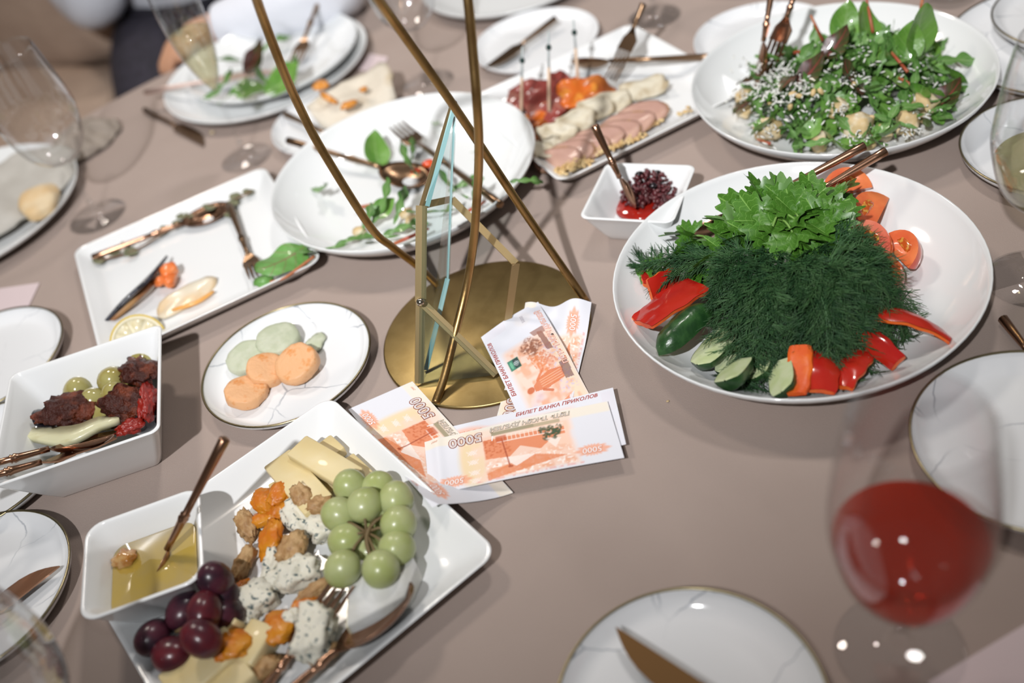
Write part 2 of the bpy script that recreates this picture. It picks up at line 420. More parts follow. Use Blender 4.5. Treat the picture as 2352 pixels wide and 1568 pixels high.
square_dish('square_dip_dish', 'small square white dish of dark beetroot relish', (.158, .789), .0465, .0465, R_(-32), .038, .017, .009, .0035, .006)

# ------------------------------------------------------------ cutlery
def handle(L, hl, r0=.0043, r1=.0027):
    xs = [0, .0008, .12, .35, .55]; xs = [x * hl if x > .001 else x for x in xs]
    rs = [r0 * .8, r0, r0 * .95, r0 * .8, r0 * .68]
    xs += [hl * .66, hl * .675, hl * .69, hl * .705, hl * .74, hl * .80, hl * .9, hl]
    rs += [r0 * .66, r0 * .95, r0 * .75, r0 * 1.0, r0 * .8, r1 * 1.15, r1, r1]
    return tube([(x, 0, 0) for x in xs], rs, 10)
def spoon_bowl(x0, a, b, d):
    v, f = [], []; n = 24; rings = 5
    for side in (0, 1):
        for k in range(rings + 1):
            rho = k / rings
            for i in range(n):
                t = 2 * PI * i / n
                x = x0 + a + a * rho * math.cos(t); y = b * rho * math.sin(t) * (1 + .12 * math.cos(t))
                z = -d * (1 - rho ** 2.2) - (.0010 if side else 0) * (1.0 if k < rings else .3)
                v.append((x, y, z))
    m = (rings + 1) * n
    for s in (0, 1):
        for k in range(rings):
            for i in range(n):
                j = (i + 1) % n; q = (s * m + k * n + i, s * m + k * n + j, s * m + (k + 1) * n + j, s * m + (k + 1) * n + i)
                f.append(q if s else q[::-1])
    for i in range(n):
        j = (i + 1) % n; f.append((rings * n + i, rings * n + j, m + rings * n + j, m + rings * n + i))
    return v, f
def slab(pts_top, th):
    n = len(pts_top); v = [tuple(p) for p in pts_top] + [(p[0], p[1], p[2] - th) for p in pts_top]
    f = [tuple(range(n)), tuple(range(n, 2 * n))[::-1]] + [(i, i + n, (i + 1) % n + n, (i + 1) % n) for i in range(n)]
    return v, f
def cutlery(kind, p0, p1, label, mat=None, roll=0, up=(0, 0, 1), group=None, hs=1.0):
    """p0 end of the handle, p1 tip of the head"""
    mat = mat or COPPER
    L = (Vector(p1) - Vector(p0)).length; mw = frame(p0, p1, up, roll)
    names = {'spoon': 'serving_spoon', 'fork': 'serving_fork', 'knife': 'table_knife'}
    t = thing(names[kind], label, kind, mw=mw, group=group)
    if kind == 'spoon':
        hl = L - .058 * hs
        part('handle', handle(L, hl), mat, t); part('spoon_bowl', spoon_bowl(hl - .001, .0295 * hs, .0195 * hs, .0085 * hs), mat, t)
    elif kind == 'fork':
        hl = L - .062 * hs
        part('handle', handle(L, hl), mat, t)
        hw = .0115 * hs; x0 = hl - .001; x1 = x0 + .026 * hs
        pl = [(x0, .0022), (x0 + .006, .006), (x0 + .012, hw * .95), (x1, hw), (x1, -hw), (x0 + .012, -hw * .95), (x0 + .006, -.006), (x0, -.0022)]
        fh = part('fork_head', slab([(x, y, .0008 - .002 * math.sin((x - x0) / (x1 - x0) * PI)) for x, y in pl], .0016), mat, t, smooth=False)
        for k in range(4):
            y = (-.75 + .5 * k) * hw; w = .0015
            part('tine', join(*[slab([(xa, y + wa, za), (xb, y + wb, zb), (xb, y - wb, zb), (xa, y - wa, za)], .0014) for xa, wa, za, xb, wb, zb in
                ((x1 - .001, w, .0008, x1 + .02 * hs, w * .9, .0012), (x1 + .02 * hs, w * .9, .0012, x1 + .037 * hs, w * .35, .0040))]), mat, fh, smooth=False)
    else:
        hl = L * .50
        part('handle', tube([(0, 0, 0), (.001, 0, 0), (hl * .4, 0, 0), (hl * .85, 0, 0), (hl, 0, 0)], [.003, .0041, .0036, .0028, .0026]), mat, t)
        bl = L - hl
        out = [(hl, .003), (hl + .006, .0085), (hl + bl * .35, .0092)] + [(hl + bl * (.35 + .65 * q), .0092 - .0180 * q ** 2.6) for q in (.3, .5, .65, .78, .88, .95, 1)] + [(hl + bl * .97, -.0090), (hl + .010, -.0088), (hl, -.003)]
        part('blade', slab([(x, y, .0007) for x, y in out], .0014), mat, t, smooth=False)
    return t
_a, _b = A(517, 1007, .112), A(378, 1272, .034)
cutlery('spoon', _a, _a + (_b - _a) * (1 + .031 / (_b - _a).length), 'copper spoon standing in the honey dish', up=(.3, .3, 1), hs=.62)
cutlery('spoon', A(1365, 288, .100), A(1458, 480, .018), 'copper teaspoon standing in the beetroot relish', up=(-.3, .2, 1), hs=.6, roll=1.1)
_c, _t = A(-12, 1064, .0655), A(272, 988, .028)
cutlery('spoon', _c + (_c - _t) * .5, _t, 'copper serving spoon lying inside the olive bowl', roll=-.5)
_c, _t = A(-14, 1092, .0655), A(262, 1012, .024)
cutlery('fork', _c + (_c - _t) * .5, _t, 'copper fork lying below the spoon in the olive bowl', roll=-.4)
cutlery('spoon', A(212, 592, .015), A(527, 470, .014), 'copper spoon lying on the twig across the fish platter')
cutlery('fork', A(527, 472, .016), A(590, 640, .014), 'dark copper fork beside the red veined leaf on the fish platter', BRONZE, hs=.8)
cutlery('spoon', A(660, 322, .036), A(985, 415, .013), 'bronze spoon resting on the plate of salad scraps', BRONZE, hs=1.15)
cutlery('fork', A(1150, 470, .036), A(910, 290, .022), 'bronze fork with tines pointing up on the plate of salad scraps', BRONZE, hs=1.0)
cutlery('fork', A(600, 1590, .012), A(795, 1336, .026), 'copper fork lying under blue cheese on the cheese platter', up=(0, -.2, 1), hs=1.0)
cutlery('spoon', A(640, 1610, .020), A(946, 1338, .026), 'copper spoon at the corner of the cheese platter', roll=-.5, hs=1.15)
cutlery('knife', A(1960, 1830, .017), A(1398, 1466, .0155), 'copper knife on the front middle marble plate', pm('bronze_knife', (.30, .165, .07), .4, 1.0), roll=-.3)
cutlery('knife', A(-200, 1545, .016), A(126, 1288, .0125), 'copper knife on the marble plate beside the honey dish')
cutlery('fork', A(1478, 8, .085), A(1405, 185, .018), 'bronze fork leaning on the far edge of the cold cut platter', BRONZE, hs=1.0)
cutlery('spoon', A(1640, 130, .028), A(1312, 143, .022), 'bronze spoon along the far side of the cold cut platter', BRONZE, hs=.85, roll=.8)
cutlery('knife', A(1276, 42, .020), A(1118, 162, .013), 'bronze knife on the white plate behind the cold cuts', BRONZE)
cutlery('fork', A(745, -30, .06), A(672, 158, .022), 'bronze fork on the plate of leftover greens', BRONZE)
cutlery('knife', A(332, 212, .028), A(640, 158, .026), 'copper knife with a handle pale from reflection across the leftover plate', pm('copper_pale_reflection', (.80, .62, .56), .45, 1.0))  # paler base colour paints a reflection into the copper
cutlery('knife', A(332, 252, .005), A(480, 328, .0028), 'dark bronze butter knife lying on the cloth beside the flute', BRONZE)
cutlery('spoon', A(655, 262, .014), A(800, 330, .018), 'bronze spoon tucked between the bread plate and the scraps plate', BRONZE)
cutlery('knife', A(2302, 730, .005), A(2420, 880, .003), 'copper knife on the cloth at right of the vegetables', COPPER)
cutlery('spoon', A(1988, 334, .070), A(1588, 546, .016), 'upper bronze serving spoon handle resting across the vegetable plate', COPPER, hs=.8, roll=1.2)
cutlery('fork', A(2036, 346, .066), A(1700, 545, .020), 'lower bronze serving fork handle resting across the vegetable plate', COPPER, hs=.8)
cutlery('spoon', A(1776, -40, .125), A(1735, 205, .030), 'copper serving spoon standing at left in the salad', COPPER, hs=.85, roll=1.0)
cutlery('fork', A(1835, -40, .120), A(1758, 175, .040), 'copper serving fork standing beside the spoon in the salad', COPPER, hs=1.0)

# ------------------------------------------------------------ brass centrepiece
cp = thing('centerpiece_stand', 'gold metal centrepiece with three rods on a round base', 'centerpiece', (-.02, .698, 0))
CPI = Vector((-.02, .698, 0))
def loc(p): return Vector(p) - CPI
part('base_disc', lathe([(0, .003), (.0965, .003), (.098, .0022), (.098, 0), (0, 0)], 96), GOLD, cp)
def rod(pts, extra, lab=None):
    P = [loc(A(x, y, z)) for x, y, z in pts] + [loc(e) for e in extra]
    q = part('rod', tube(smooth_path(P, 8), .0037, 12), RODM, cp); return q
rod([(1004, 655, .003), (960, 612, .034), (900, 566, .075), (850, 520, .110), (740, 345, .190), (690, 250, .230), (650, 160, .27), (590, 0, .335)], [A(555, -140, .40), A(530, -300, .46)])
rod([(1347, 693, .003), (1200, 480, .100), (1040, 240, .215), (870, 0, .320)], [A(690, -260, .44)])
rod([(1000, 925, .003), (1022, 860, .014), (1047, 760, .035), (1071, 660, .062), (1087, 560, .100), (1097, 430, .155), (1100, 330, .200), (1095, 230, .240), (1086, 120, .275), (1075, 0, .312)], [A(1055, -170, .36), A(1020, -400, .43)])
lan = {'tip': (1037, 246, .2), 's': (968, 472, .125), 'k': (966, 692, .06), 'f': (963, 880, .0045), 'apex': (1038, 457, .1), 'r': (1185, 605, .06), 'rb': (1163, 760, .0045), 'fr': (1140, 860, .0045),
       'g1': (978, 850, .0045), 'g2': (1028, 640, .055), 'g3': (1043, 268, .19)}
LP = {k: loc(A(*p)) for k, p in lan.items()}
def flat_bar(a, b, w, th, nrm):
    a, b = Vector(a), Vector(b); x = (b - a).normalized(); n = Vector(nrm); n = (n - x * n.dot(x)).normalized(); y = n.cross(x)
    v = [p + y * sy * w / 2 + n * sn * th / 2 for p in (a, b) for sy, sn in ((-1, -1), (1, -1), (1, 1), (-1, 1))]
    return v, [(3, 2, 1, 0), (4, 5, 6, 7), (0, 1, 5, 4), (1, 2, 6, 5), (2, 3, 7, 6), (3, 0, 4, 7)]
view = (CAMP - (CPI + LP['k'])).normalized()
lt = thing('glass_lantern', 'faceted glass lantern with brass edges hung inside the centrepiece', 'lantern', tuple(CPI))
for a, b, w in (('tip', 's', .004), ('s', 'k', .0098), ('k', 'f', .0082), ('s', 'apex', .0062), ('apex', 'r', .0065), ('r', 'rb', .0068), ('k', 'fr', .0072)):
    part('brass_strip', flat_bar(LP[a], LP[b], w, .0015, view + (RT * .32 if (a, b) == ('k', 'fr') else RT * .15)), STRIP, lt, smooth=False)
def pane(keys, th=.0032):
    P = [LP[k] for k in keys]; n = (P[1] - P[0]).cross(P[-1] - P[0]).normalized()
    k = len(P); v = P + [p + n * th for p in P]
    return v, [tuple(range(k)), tuple(range(k, 2 * k))[::-1]] + [(i, (i + 1) % k, (i + 1) % k + k, i + k) for i in range(k)]
EDGE = pm('aqua_glass_edge', (.42, .66, .67), .15, spec=.6)
part('glass_pane', pane(['tip', 's', 'k', 'f', 'g1', 'g2', 'g3']), PANE, lt, smooth=False)
part('glass_pane', pane(['k', 'f', 'fr']), PANE, lt, smooth=False)
q0 = part('pane_edge', join(flat_bar(LP['g3'], LP['g2'], .0018, .003, view), flat_bar(LP['g2'], LP['g1'], .0042, .003, view)), EDGE, lt, smooth=False); q0['label'] = 'pale aqua edge of the glass pane'
dx = RT * .0052
q0 = part('pane_edge', flat_bar(LP['tip'] + dx * .4, LP['s'] + dx, .0040, .003, view), EDGE, lt, smooth=False)
part('rivet', xf(blob(.004, .004, .004, 0, 1, 0, 2), Matrix.Translation(loc(A(966, 694, .064)))), pm('steel_rivet', (.55, .5, .42), .15, 1.0), lt)
q0 = part('hanging_ball', xf(blob(.0042, .0042, .0042, 0, 1, 0, 2), Matrix.Translation(loc(A(1040, 240, .206)))), pm('black_ball', (.02, .02, .02), .25), lt); q0['label'] = 'small black ball at the lantern tip'

# ------------------------------------------------------------ stemware
GLASSB = thin_glass('thick_clear_glass', (.97, .975, .98), .07, 1.0)
def wine_glass(name, label, cat, base, foot_r, stem_h, bowl, th=.0009, fill=None, liq=None, liqname='wine', gm=None):
    """bowl = outer (r, z) profile from the stem up to the rim"""
    t = thing(name, label, cat, base)
    part('foot', lathe([(0, 0), (foot_r * .97, 0), (foot_r, .0008), (foot_r * .97, .0018), (foot_r * .5, .0028), (.012, .0048), (.006, .009), (.0042, .016), (.0036, .024), (0, .024)], 48), SOLIDG, t)
    part('stem', lathe([(0, .0235), (.0036, .0235), (.0032, stem_h * .6), (.0036, stem_h - .006), (.006, stem_h - .001), (.007, stem_h), (0, stem_h)], 20), SOLIDG, t)
    P = smooth_path([(r, 0, z) for r, z in bowl], 5); prof = [(p.x, p.z) for p in P]
    inner = [(max(r - th, 0), z + (th if r < .02 else 0)) for r, z in prof][::-1]
    part('bowl', lathe([(0, prof[0][1])] + prof + inner + [(0, prof[0][1] + th)], 56), gm or GLASS, t)
    if fill:
        lp = [(max(r - th - .0004, 0.0005), z + th) for r, z in prof if z < fill - .001]
        # radius at the liquid level
        for (ra, za), (rb, zb) in zip(prof, prof[1:]):
            if za <= fill <= zb: rl = ra + (rb - ra) * (fill - za) / max(zb - za, 1e-6)
        part(liqname, lathe([(0, lp[0][1])] + lp + [(rl - th - .0004, fill), (0, fill)], 56), liq, t)
    return t
wine_glass('wine_glass', 'stemmed glass a third full of red wine in front', 'glass', A(2066, 1490), .039, .057,
    [(.006, .057), (.022, .066), (.035, .085), (.0425, .118), (.0435, .140), (.041, .170), (.0365, .200), (.034, .214)], fill=.116, liq=WINE, liqname='red_wine')
wine_glass('champagne_flute', 'tall flute of sparkling wine beside the plate of leftovers', 'glass', A(567, 363), .033, .098,
    [(.004, .098), (.011, .112), (.0185, .135), (.0235, .160), (.0262, .190), (.0265, .220), (.025, .245)], fill=.172, liq=CHAMP, liqname='sparkling_wine')
wine_glass('wine_glass', 'empty stemmed glass at far left by the grey napkin', 'glass', A(225, 497), .036, .08,
    [(.006, .080), (.022, .088), (.036, .106), (.0445, .138), (.0445, .160), (.041, .190), (.0365, .222)])
wine_glass('wine_glass', 'empty stemmed glass behind the centrepiece rods', 'glass', A(985, 190), .034, .075,
    [(.006, .075), (.022, .083), (.035, .10), (.042, .13), (.042, .150), (.039, .185), (.035, .212)])
wine_glass('wine_glass', 'stemmed glass of white wine at the right edge', 'glass', A(2374, 641), .037, .07,
    [(.006, .070), (.022, .078), (.037, .097), (.0455, .130), (.0455, .150), (.042, .185), (.037, .215)], fill=.118, liq=WHITEW, liqname='white_wine')
wine_glass('wine_glass', 'empty stemmed glass in the near left corner', 'glass', (A(-62, 1535, .135).x, A(-62, 1535, .135).y, 0), .036, .065,
    [(.006, .065), (.022, .073), (.036, .09), (.043, .12), (.043, .145), (.039, .175), (.034, .20)], gm=GLASSB)
wine_glass('wine_glass', 'stemmed glass at the far edge above the cold cut platter', 'glass', A(1504, 38), .034, .075,
    [(.006, .075), (.022, .083), (.035, .10), (.042, .13), (.042, .150), (.039, .185), (.035, .212)])
t = thing('water_tumbler', 'clear water tumbler at the far edge behind the salad', 'glass', A(2180, -5))
part('tumbler_body', lathe([(0, 0), (.028, 0), (.030, .002), (.034, .09), (.033, .09), (.0285, .010), (0, .009)], 40), SOLIDG, t)
# ------------------------------------------------------------ vegetables on the near serving plate
PARSL = pm('parsley_leaf', (.042, .135, .012), .36, var=(.075, .20, .022), vscale=60, uvvein=((.17, .33, .07), .022, 5), sss=.1)
PARSL2 = pm('parsley_leaf_pale', (.11, .23, .06), .5, var=(.14, .27, .08), vscale=60)
PSTEM = pm('parsley_stem', (.16, .30, .06), .45)
DILL = pm('dill_thread', (.020, .072, .024), .5, var=(.04, .11, .035), vscale=120); DILL2 = pm('dill_thread_light', (.045, .12, .04), .5, var=(.07, .16, .055), vscale=120)
TOMSKIN = pm('tomato_skin', (.62, .05, .018), .16, var=(.68, .10, .025), vscale=25, coat=.5)
TOMFLESH = pm('tomato_flesh', (.72, .14, .05), .28, var=(.80, .22, .07), vscale=55, coat=.4, sss=.15)
TOMPINK = pm('tomato_pale_flesh', (.74, .22, .14), .25, var=(.68, .13, .08), vscale=40, coat=.5, sss=.15)
SEEDS = pm('tomato_seed_gel', (.50, .09, .015), .1, var=(.62, .33, .06), vscale=260, vlo=.5, vhi=.6, coat=.8)
PEPSKIN = pm('red_pepper_skin', (.40, .011, .008), .16, var=(.46, .022, .010), vscale=20, coat=.4)
PEPIN = pm('red_pepper_inside', (.62, .07, .018), .38, var=(.70, .14, .03), vscale=50, bump=(180, .3, .001))
PEPOR = pm('orange_pepper_inside', (.72, .13, .012), .4, var=(.66, .09, .012), vscale=60, bump=(260, .3, .001))
CUSKIN = pm('cucumber_skin', (.012, .045, .012), .3, var=(.028, .085, .022), vscale=90, bump=(120, .5, .002), coat=.2)
CUFLESH = pm('cucumber_flesh', (.50, .58, .30), .3, var=(.58, .64, .40), vscale=70, coat=.4, sss=.15)

def settle(o, c=(.244, .620), Rp=.152, top=.040, flat=.66, maxlift=.014):
    """move a piece of food so that it lies on the curved plate instead of cutting through it"""
    mw = Matrix.LocRotScale(o.location, o.rotation_euler, o.scale); P = []
    for x in [o] + list(o.children):
        if x.type == 'MESH': P += [mw @ (x.matrix_basis if x is not o else Matrix.Identity(4)) @ v.co for v in x.data.vertices]
    C = Vector((c[0], c[1], 0)); far = max(P, key=lambda p: math.hypot(p.x - C.x, p.y - C.y)); d = Vector((far.x - C.x, far.y - C.y, 0)); over = d.length - Rp * .965
    sh = -d.normalized() * max(0, over); need = 0
    for p in P:
        r = math.hypot(p.x + sh.x - C.x, p.y + sh.y - C.y); z = .0075 + (top - .0075) * max(0, (r / Rp - flat) / (1 - flat)) ** 1.9
        need = max(need, z + .0006 - p.z)
    o.location = o.location + sh + Vector((0, 0, min(need, maxlift)))
def tri_leaflet(L, seed, droop=.2):
    """flat-leaf parsley leaflet: three main lobes with teeth, folded along each midrib"""
    rnd = random.Random(seed); rings, n = 5, 44; v, f, uv = [(0, 0, 0)], [], [(0, .5)]
    for k in range(1, rings + 1):
        for i in range(n + 1):
            th = (i / n * 2 - 1) * 2.05
            lob = .60 + .40 * abs(math.cos(th * 1.5)) ** .7                      # three lobes
            teeth = 1 + .11 * math.cos(th * 13.0 + seed) * (k / rings) ** 3
            r = L * k / rings * lob * teeth * (1 - .26 * abs(th) / 2.05) 
            x, y = r * math.cos(th * .80), r * math.sin(th * .80) * 1.0
            z = .22 * r * abs(math.sin(th * 1.5)) - droop * r * r / L + .05 * L * math.sin(3.1 * k / rings + seed + th * 2)
            v.append((x, y, z)); uv.append((k / rings * .98, .5 + .5 * math.sin(th * 1.5)))
    m = n + 1
    for i in range(n): f.append((0, 1 + i, 2 + i))
    for k in range(rings - 1):
        for i in range(n):
            a = 1 + k * m + i; f.append((a, a + m, a + m + 1, a + 1))
    return v, f, uv
LEAFM = [mesh('parsley_leaf', *tri_leaflet(1, s, d)[:2], PARSL, True, tri_leaflet(1, s, d)[2]) for s, d in ((1, .1), (2, .3), (3, .45), (4, .2))]
LEAFP = LEAFM[3].copy(); LEAFP.materials.clear(); LEAFP.materials.append(PARSL2)
pc = Vector((.235, .655, .03))
prnd = random.Random(11)
def parsley(px, py, z, size, yaw, tilt, roll=0, pale=False):
    """sprig whose leaf blade is centred on the given point, stalk running back under the pile"""
    tip = A(px, py, z); t = thing('parsley_sprig', 'bright green parsley sprig lying in the bunch above the dill', 'herb', tip, group='parsley sprigs on the vegetable plate')
    back = unit(yaw) * -size * .95
    base = back * .55 + Vector((0, 0, -size * .25 * math.sin(tilt)))
    part('stem', tube(smooth_path([base * 2.2 + Vector((0, 0, -.012)), base * 1.3, base * .6], 3), [.0011] * 7, 5), PSTEM, t)
    for k, (da, s) in enumerate(((0, 1.0), (1.0, .8), (-1.0, .8))):
        o = link('leaf', LEAFP if pale and k != 1 else LEAFM[prnd.randrange(4)], t)
        o.matrix_basis = Matrix.Translation(base * (.62 if k else .45)) @ Matrix.Rotation(yaw + da * .95, 4, 'Z') @ Matrix.Rotation(-tilt + prnd.uniform(-.45, .45), 4, 'Y') @ Matrix.Rotation(roll + prnd.uniform(-.9, .9), 4, 'X') @ Matrix.Scale(size * s, 4)
R_ = math.radians
for a in ((1742, 452, .062, .030, 110, .9), (1795, 448, .066, .028, 85, 1.0), (1700, 480, .058, .030, 130, .6), (1858, 452, .066, .028, 60, .9), (1905, 470, .062, .028, 35, .5), (1930, 440, .060, .025, 25, .3),
          (1672, 512, .056, .028, 150, .5), (1730, 500, .068, .030, 120, .5), (1790, 505, .072, .032, 200, .2), (1850, 515, .072, .033, 300, -.2), (1905, 520, .066, .029, 10, .4), (1765, 545, .072, .034, 230, -.5),
          (1835, 555, .074, .034, 275, -.5), (1705, 555, .062, .030, 190, .3), (1568, 545, .038, .026, 165, .15), (1610, 560, .044, .030, 160, .2), (1640, 590, .050, .028, 175, .2), (1560, 592, .034, .027, 185, .05), (1600, 632, .032, .026, 215, -.1),
          (1895, 560, .066, .030, 320, -.3), (1945, 590, .052, .030, 335, -.2), (1660, 545, .05, .024, 140, .7), (1920, 505, .07, .03, 20, .7), (1880, 485, .072, .028, 70, .8), (1815, 470, .074, .03, 95, .7), (1985, 610, .042, .026, 330, -.2), (1475, 630, .024, .018, 200, -.2), (1500, 605, .026, .017, 180, 0)):
    parsley(a[0], a[1], a[2], a[3], R_(a[4]), a[5], 0, prnd.random() < .10)

def dill_frond(root, end, sag, seed, width=1.0):
    rnd = random.Random(seed); r0, r1 = Vector(root), Vector(end)
    mid = r0.lerp(r1, .5) + Vector((0, 0, sag)); S = smooth_path([r0, r0.lerp(mid, .6) + Vector((0, 0, sag * .3)), mid, mid.lerp(r1, .6) + Vector((0, 0, sag * .15)), r1], 4)
    gs = [tube(S, [.0008 * (1 - .6 * i / len(S)) for i in range(len(S))], 4)]
    for i in range(2, len(S)):
        tdir = (S[i] - S[i - 1]).normalized(); nrm = Vector((0, 0, 1)); side = tdir.cross(nrm).normalized()
        for sg in (-1, 1):
            ln = .021 * width * (1 - .55 * abs(i / len(S) - .45)) * rnd.uniform(.7, 1.1)
            d = (tdir * .75 + side * sg * rnd.uniform(.5, 1) + Vector((0, 0, rnd.uniform(-.15, .45)))).normalized()
            p1 = S[i] + d * ln + Vector((0, 0, -.002)); br = [S[i], S[i].lerp(p1, .5) + Vector((0, 0, .0015)), p1]
            gs.append(tube(br, [.00045, .0004, .00025], 3, False))
            for t in (.2, .4, .55, .7, .85, 1.0):
                b = S[i].lerp(p1, t) + Vector((0, 0, .001))
                for q in range(3):
                    dd = (d * .9 + side * rnd.uniform(-.9, .9) + Vector((0, 0, rnd.uniform(-.5, .6)))).normalized()
                    l2 = rnd.uniform(.006, .0125)
                    gs.append(tube([b, b + dd * l2 * .55, b + dd * l2 + Vector((0, 0, -.001))], [.00030, .00028, .00017], 3, False))
    v, f = join(*gs); c = Vector((.244, .620, 0)); out = []
    for p in v:                                                # keep the threads above the plate and inside its rim
        d = p - c; r = math.hypot(d.x, d.y); k = min(1, .147 / max(r, 1e-6)); q = c + Vector((d.x * k, d.y * k, p.z)); r *= k
        q.z = max(q.z, .0085 + (.0325 * max(0, (r / .152 - .66) / .34) ** 1.9) + .0012); out.append(q)
    return out, f
dr = random.Random(5)
ends = [(1640, 720, .014), (1655, 770, .012), (1675, 815, .011), (1690, 850, .012), (1710, 885, .013), (1740, 890, .012), (1770, 850, .014), (1790, 815, .020), (1815, 850, .014), (1850, 835, .016), (1870, 870, .013),
        (1905, 880, .013), (1935, 860, .013), (1950, 810, .016), (1975, 840, .013), (2000, 800, .014), (2020, 750, .016), (2060, 770, .014), (2085, 745, .013), (2060, 700, .016), (2040, 660, .022), (2010, 625, .03), (1990, 690, .028),
        (1640, 680, .022), (1660, 640, .028), (1475, 605, .022), (1520, 640, .024), (1560, 610, .03), (1700, 760, .03), (1740, 780, .03), (1850, 760, .034), (1900, 780, .03), (1940, 740, .032), (1800, 740, .036), (1690, 700, .034), (2000, 590, .034),
        (1725, 830, .022), (1830, 800, .026), (1880, 825, .02), (1965, 775, .024), (1755, 730, .042), (1880, 720, .042), (1960, 680, .036)]
for i, (px, py, z) in enumerate(ends):
    left = px < 1600
    e = A(px, py, z + .004); rt = A(1700 + dr.uniform(-60, 20), 590 + dr.uniform(-10, 15), .05) if left else A(1690 + (px - 1640) * .62 + dr.uniform(-35, 35), 590 + dr.uniform(-28, 30), .062 + dr.uniform(-.006, .006))
    g = dill_frond(rt, e, .016 if not left else .006, 100 + i, 1.0 if not left else .75)
    o = part('dill_frond', g, DILL if i % 3 else DILL2, None); tag(o, *(('thin dill frond trailing left over the parsley stalks', 'herb', 'dill fronds trailing left') if left else ('dark feathery dill frond reaching the front edge of the heap', 'herb', 'dill fronds at the front of the heap') if py > 800 else ('feathery dill frond on top of the dark green heap', 'herb', 'dill fronds on top of the heap')))

def tomato_wedge(size, ang, label, c, rot, pink=False):
    """slice of a round tomato: skin outside, two cut faces, a seed pocket on each"""
    t = thing('tomato_wedge', label, 'tomato', c, rot)
    n, m = 14, 10; v, f = [], []
    for i in range(n + 1):
        th = PI * i / n
        for k in range(m + 1):
            ph = -ang / 2 + ang * k / m
            v.append((size * math.cos(th) * .98, size * math.sin(th) * math.sin(ph), size * math.sin(th) * math.cos(ph)))
    for i in range(n):
        for k in range(m):
            a = i * (m + 1) + k; f.append((a, a + m + 1, a + m + 2, a + 1))
    part('skin', (v, f), TOMSKIN, t)
    for sg in (-1, 1):
        v, f = [], []; ph = sg * ang / 2
        rings = 7
        for k in range(rings + 1):
            rr = k / rings
            for i in range(n + 1):
                th = PI * i / n; r = size * rr
                dent = .10 * size * math.sin(PI * min(1, max(0, (rr - .25) / .55))) * math.sin(th) ** 2
                y, z = r * math.sin(th) * math.sin(ph), r * math.sin(th) * math.cos(ph)
                v.append((r * math.cos(th) * .98, y - sg * dent * math.cos(ph), z + dent * math.sin(abs(ph))))
        for k in range(rings):
            for i in range(n):
                a = k * (n + 1) + i; f.append((a, a + 1, a + n + 2, a + n + 1))
        fp_ = part('flesh', (v, f), TOMPINK if pink else TOMFLESH, t)
        mm = Matrix.Rotation(-ph, 4, 'X') @ Matrix.Translation((size * .05, -sg * .075 * size, size * .52))
        part('seed_pulp', xf(blob(size * .52, size * .055, size * .2, .35, 2.2, 3 + sg, 3), mm), SEEDS, fp_)
    settle(t); return t
tomato_wedge(.0225, 1.5, 'tomato half slice farthest back on the vegetable plate', A(1946, 468, .020), (R_(-92), R_(0), R_(-12)))
tomato_wedge(.0265, 1.35, 'tomato wedge with seeds showing, second from the back', A(2022, 510, .020), (R_(-96), R_(0), R_(48)))
tomato_wedge(.0265, 1.4, 'pale pink wet tomato wedge pressed against the parsley', A(1975, 574, .034), (R_(-88), R_(0), R_(-62)), True)
tomato_wedge(.0225, 1.35, 'orange red tomato wedge farthest right on the vegetable plate', A(2052, 590, .019), (R_(-90), R_(0), R_(-85)))
tomato_wedge(.0205, 1.35, 'small tomato wedge half under the dill at right', A(2018, 648, .016), (R_(-90), R_(0), R_(-95)))

def strip_sheet(L, Wd, th, bend, cross, twist=0, seed=0, taper=.2):
    """curved piece of pepper wall: returns skin side and inner side meshes"""
    nl, nw = 16, 10; top, bot = [], []; rnd = random.Random(seed)
    for i in range(nl + 1):
        t = i / nl - .5
        for k in range(nw + 1):
            s = k / nw - .5; w = Wd * (1 - taper * (2 * abs(t)) ** 2) * (1 + .05 * math.sin(t * 17 + seed))
            a = cross * s * 2; y = w / 2 * math.sin(a) / max(math.sin(abs(cross)), .2); zc = (math.cos(a) - 1) * w * .5
            x = t * L; z = zc - bend * L * (2 * t) ** 2 + .03 * Wd * noise.noise(Vector((t * 5, s * 4, seed)))
            ca, sa = math.cos(twist * t), math.sin(twist * t)
            p = Vector((x, y * ca - z * sa, y * sa + z * ca)); top.append(p); bot.append(p + Vector((0, -.15 * s * th, -th * (1 - .5 * (2 * abs(s)) ** 3))))
    f = []
    for i in range(nl):
        for k in range(nw):
            a = i * (nw + 1) + k; f.append((a, a + nw + 1, a + nw + 2, a + 1))
    n = len(top); rim = []
    edge = [k for k in range(nw + 1)] + [(i + 1) * (nw + 1) - 1 for i in range(1, nl + 1)] + [nl * (nw + 1) + k for k in range(nw - 1, -1, -1)] + [i * (nw + 1) for i in range(nl - 1, 0, -1)]
    m = len(edge); base = 2 * n
    for i in range(m): j = (i + 1) % m; rim.append((base + i, base + j, base + m + j, base + m + i))
    return (top, f), (top + bot + [top[i] for i in edge] + [bot[i] for i in edge], [tuple(x + n for x in q)[::-1] for q in f] + rim)
def pepper(label, c, rot, L, Wd, th=.004, bend=.1, cross=.7, twist=0, seed=0, inside=None, taper=.2):
    t = thing('pepper_piece', label, 'pepper', c, rot)
    s, i = strip_sheet(L, Wd, th, bend, cross, twist, seed, taper)
    part('skin', ([p + Vector((0, 0, .0004)) for p in s[0]], s[1]), PEPSKIN, t); part('inner_flesh', i, inside or PEPIN, t); settle(t); return t
pepper('large glossy red pepper piece left of the dill', A(1540, 715, .026), (R_(-18), R_(-4), R_(22)), .062, .040, .005, .05, .42, .2, 1)
pepper('narrow red pepper tip left under the large red piece', A(1487, 748, .015), (R_(10), R_(12), R_(15)), .022, .014, .004, .1, .7, 0, 2, None, .5)
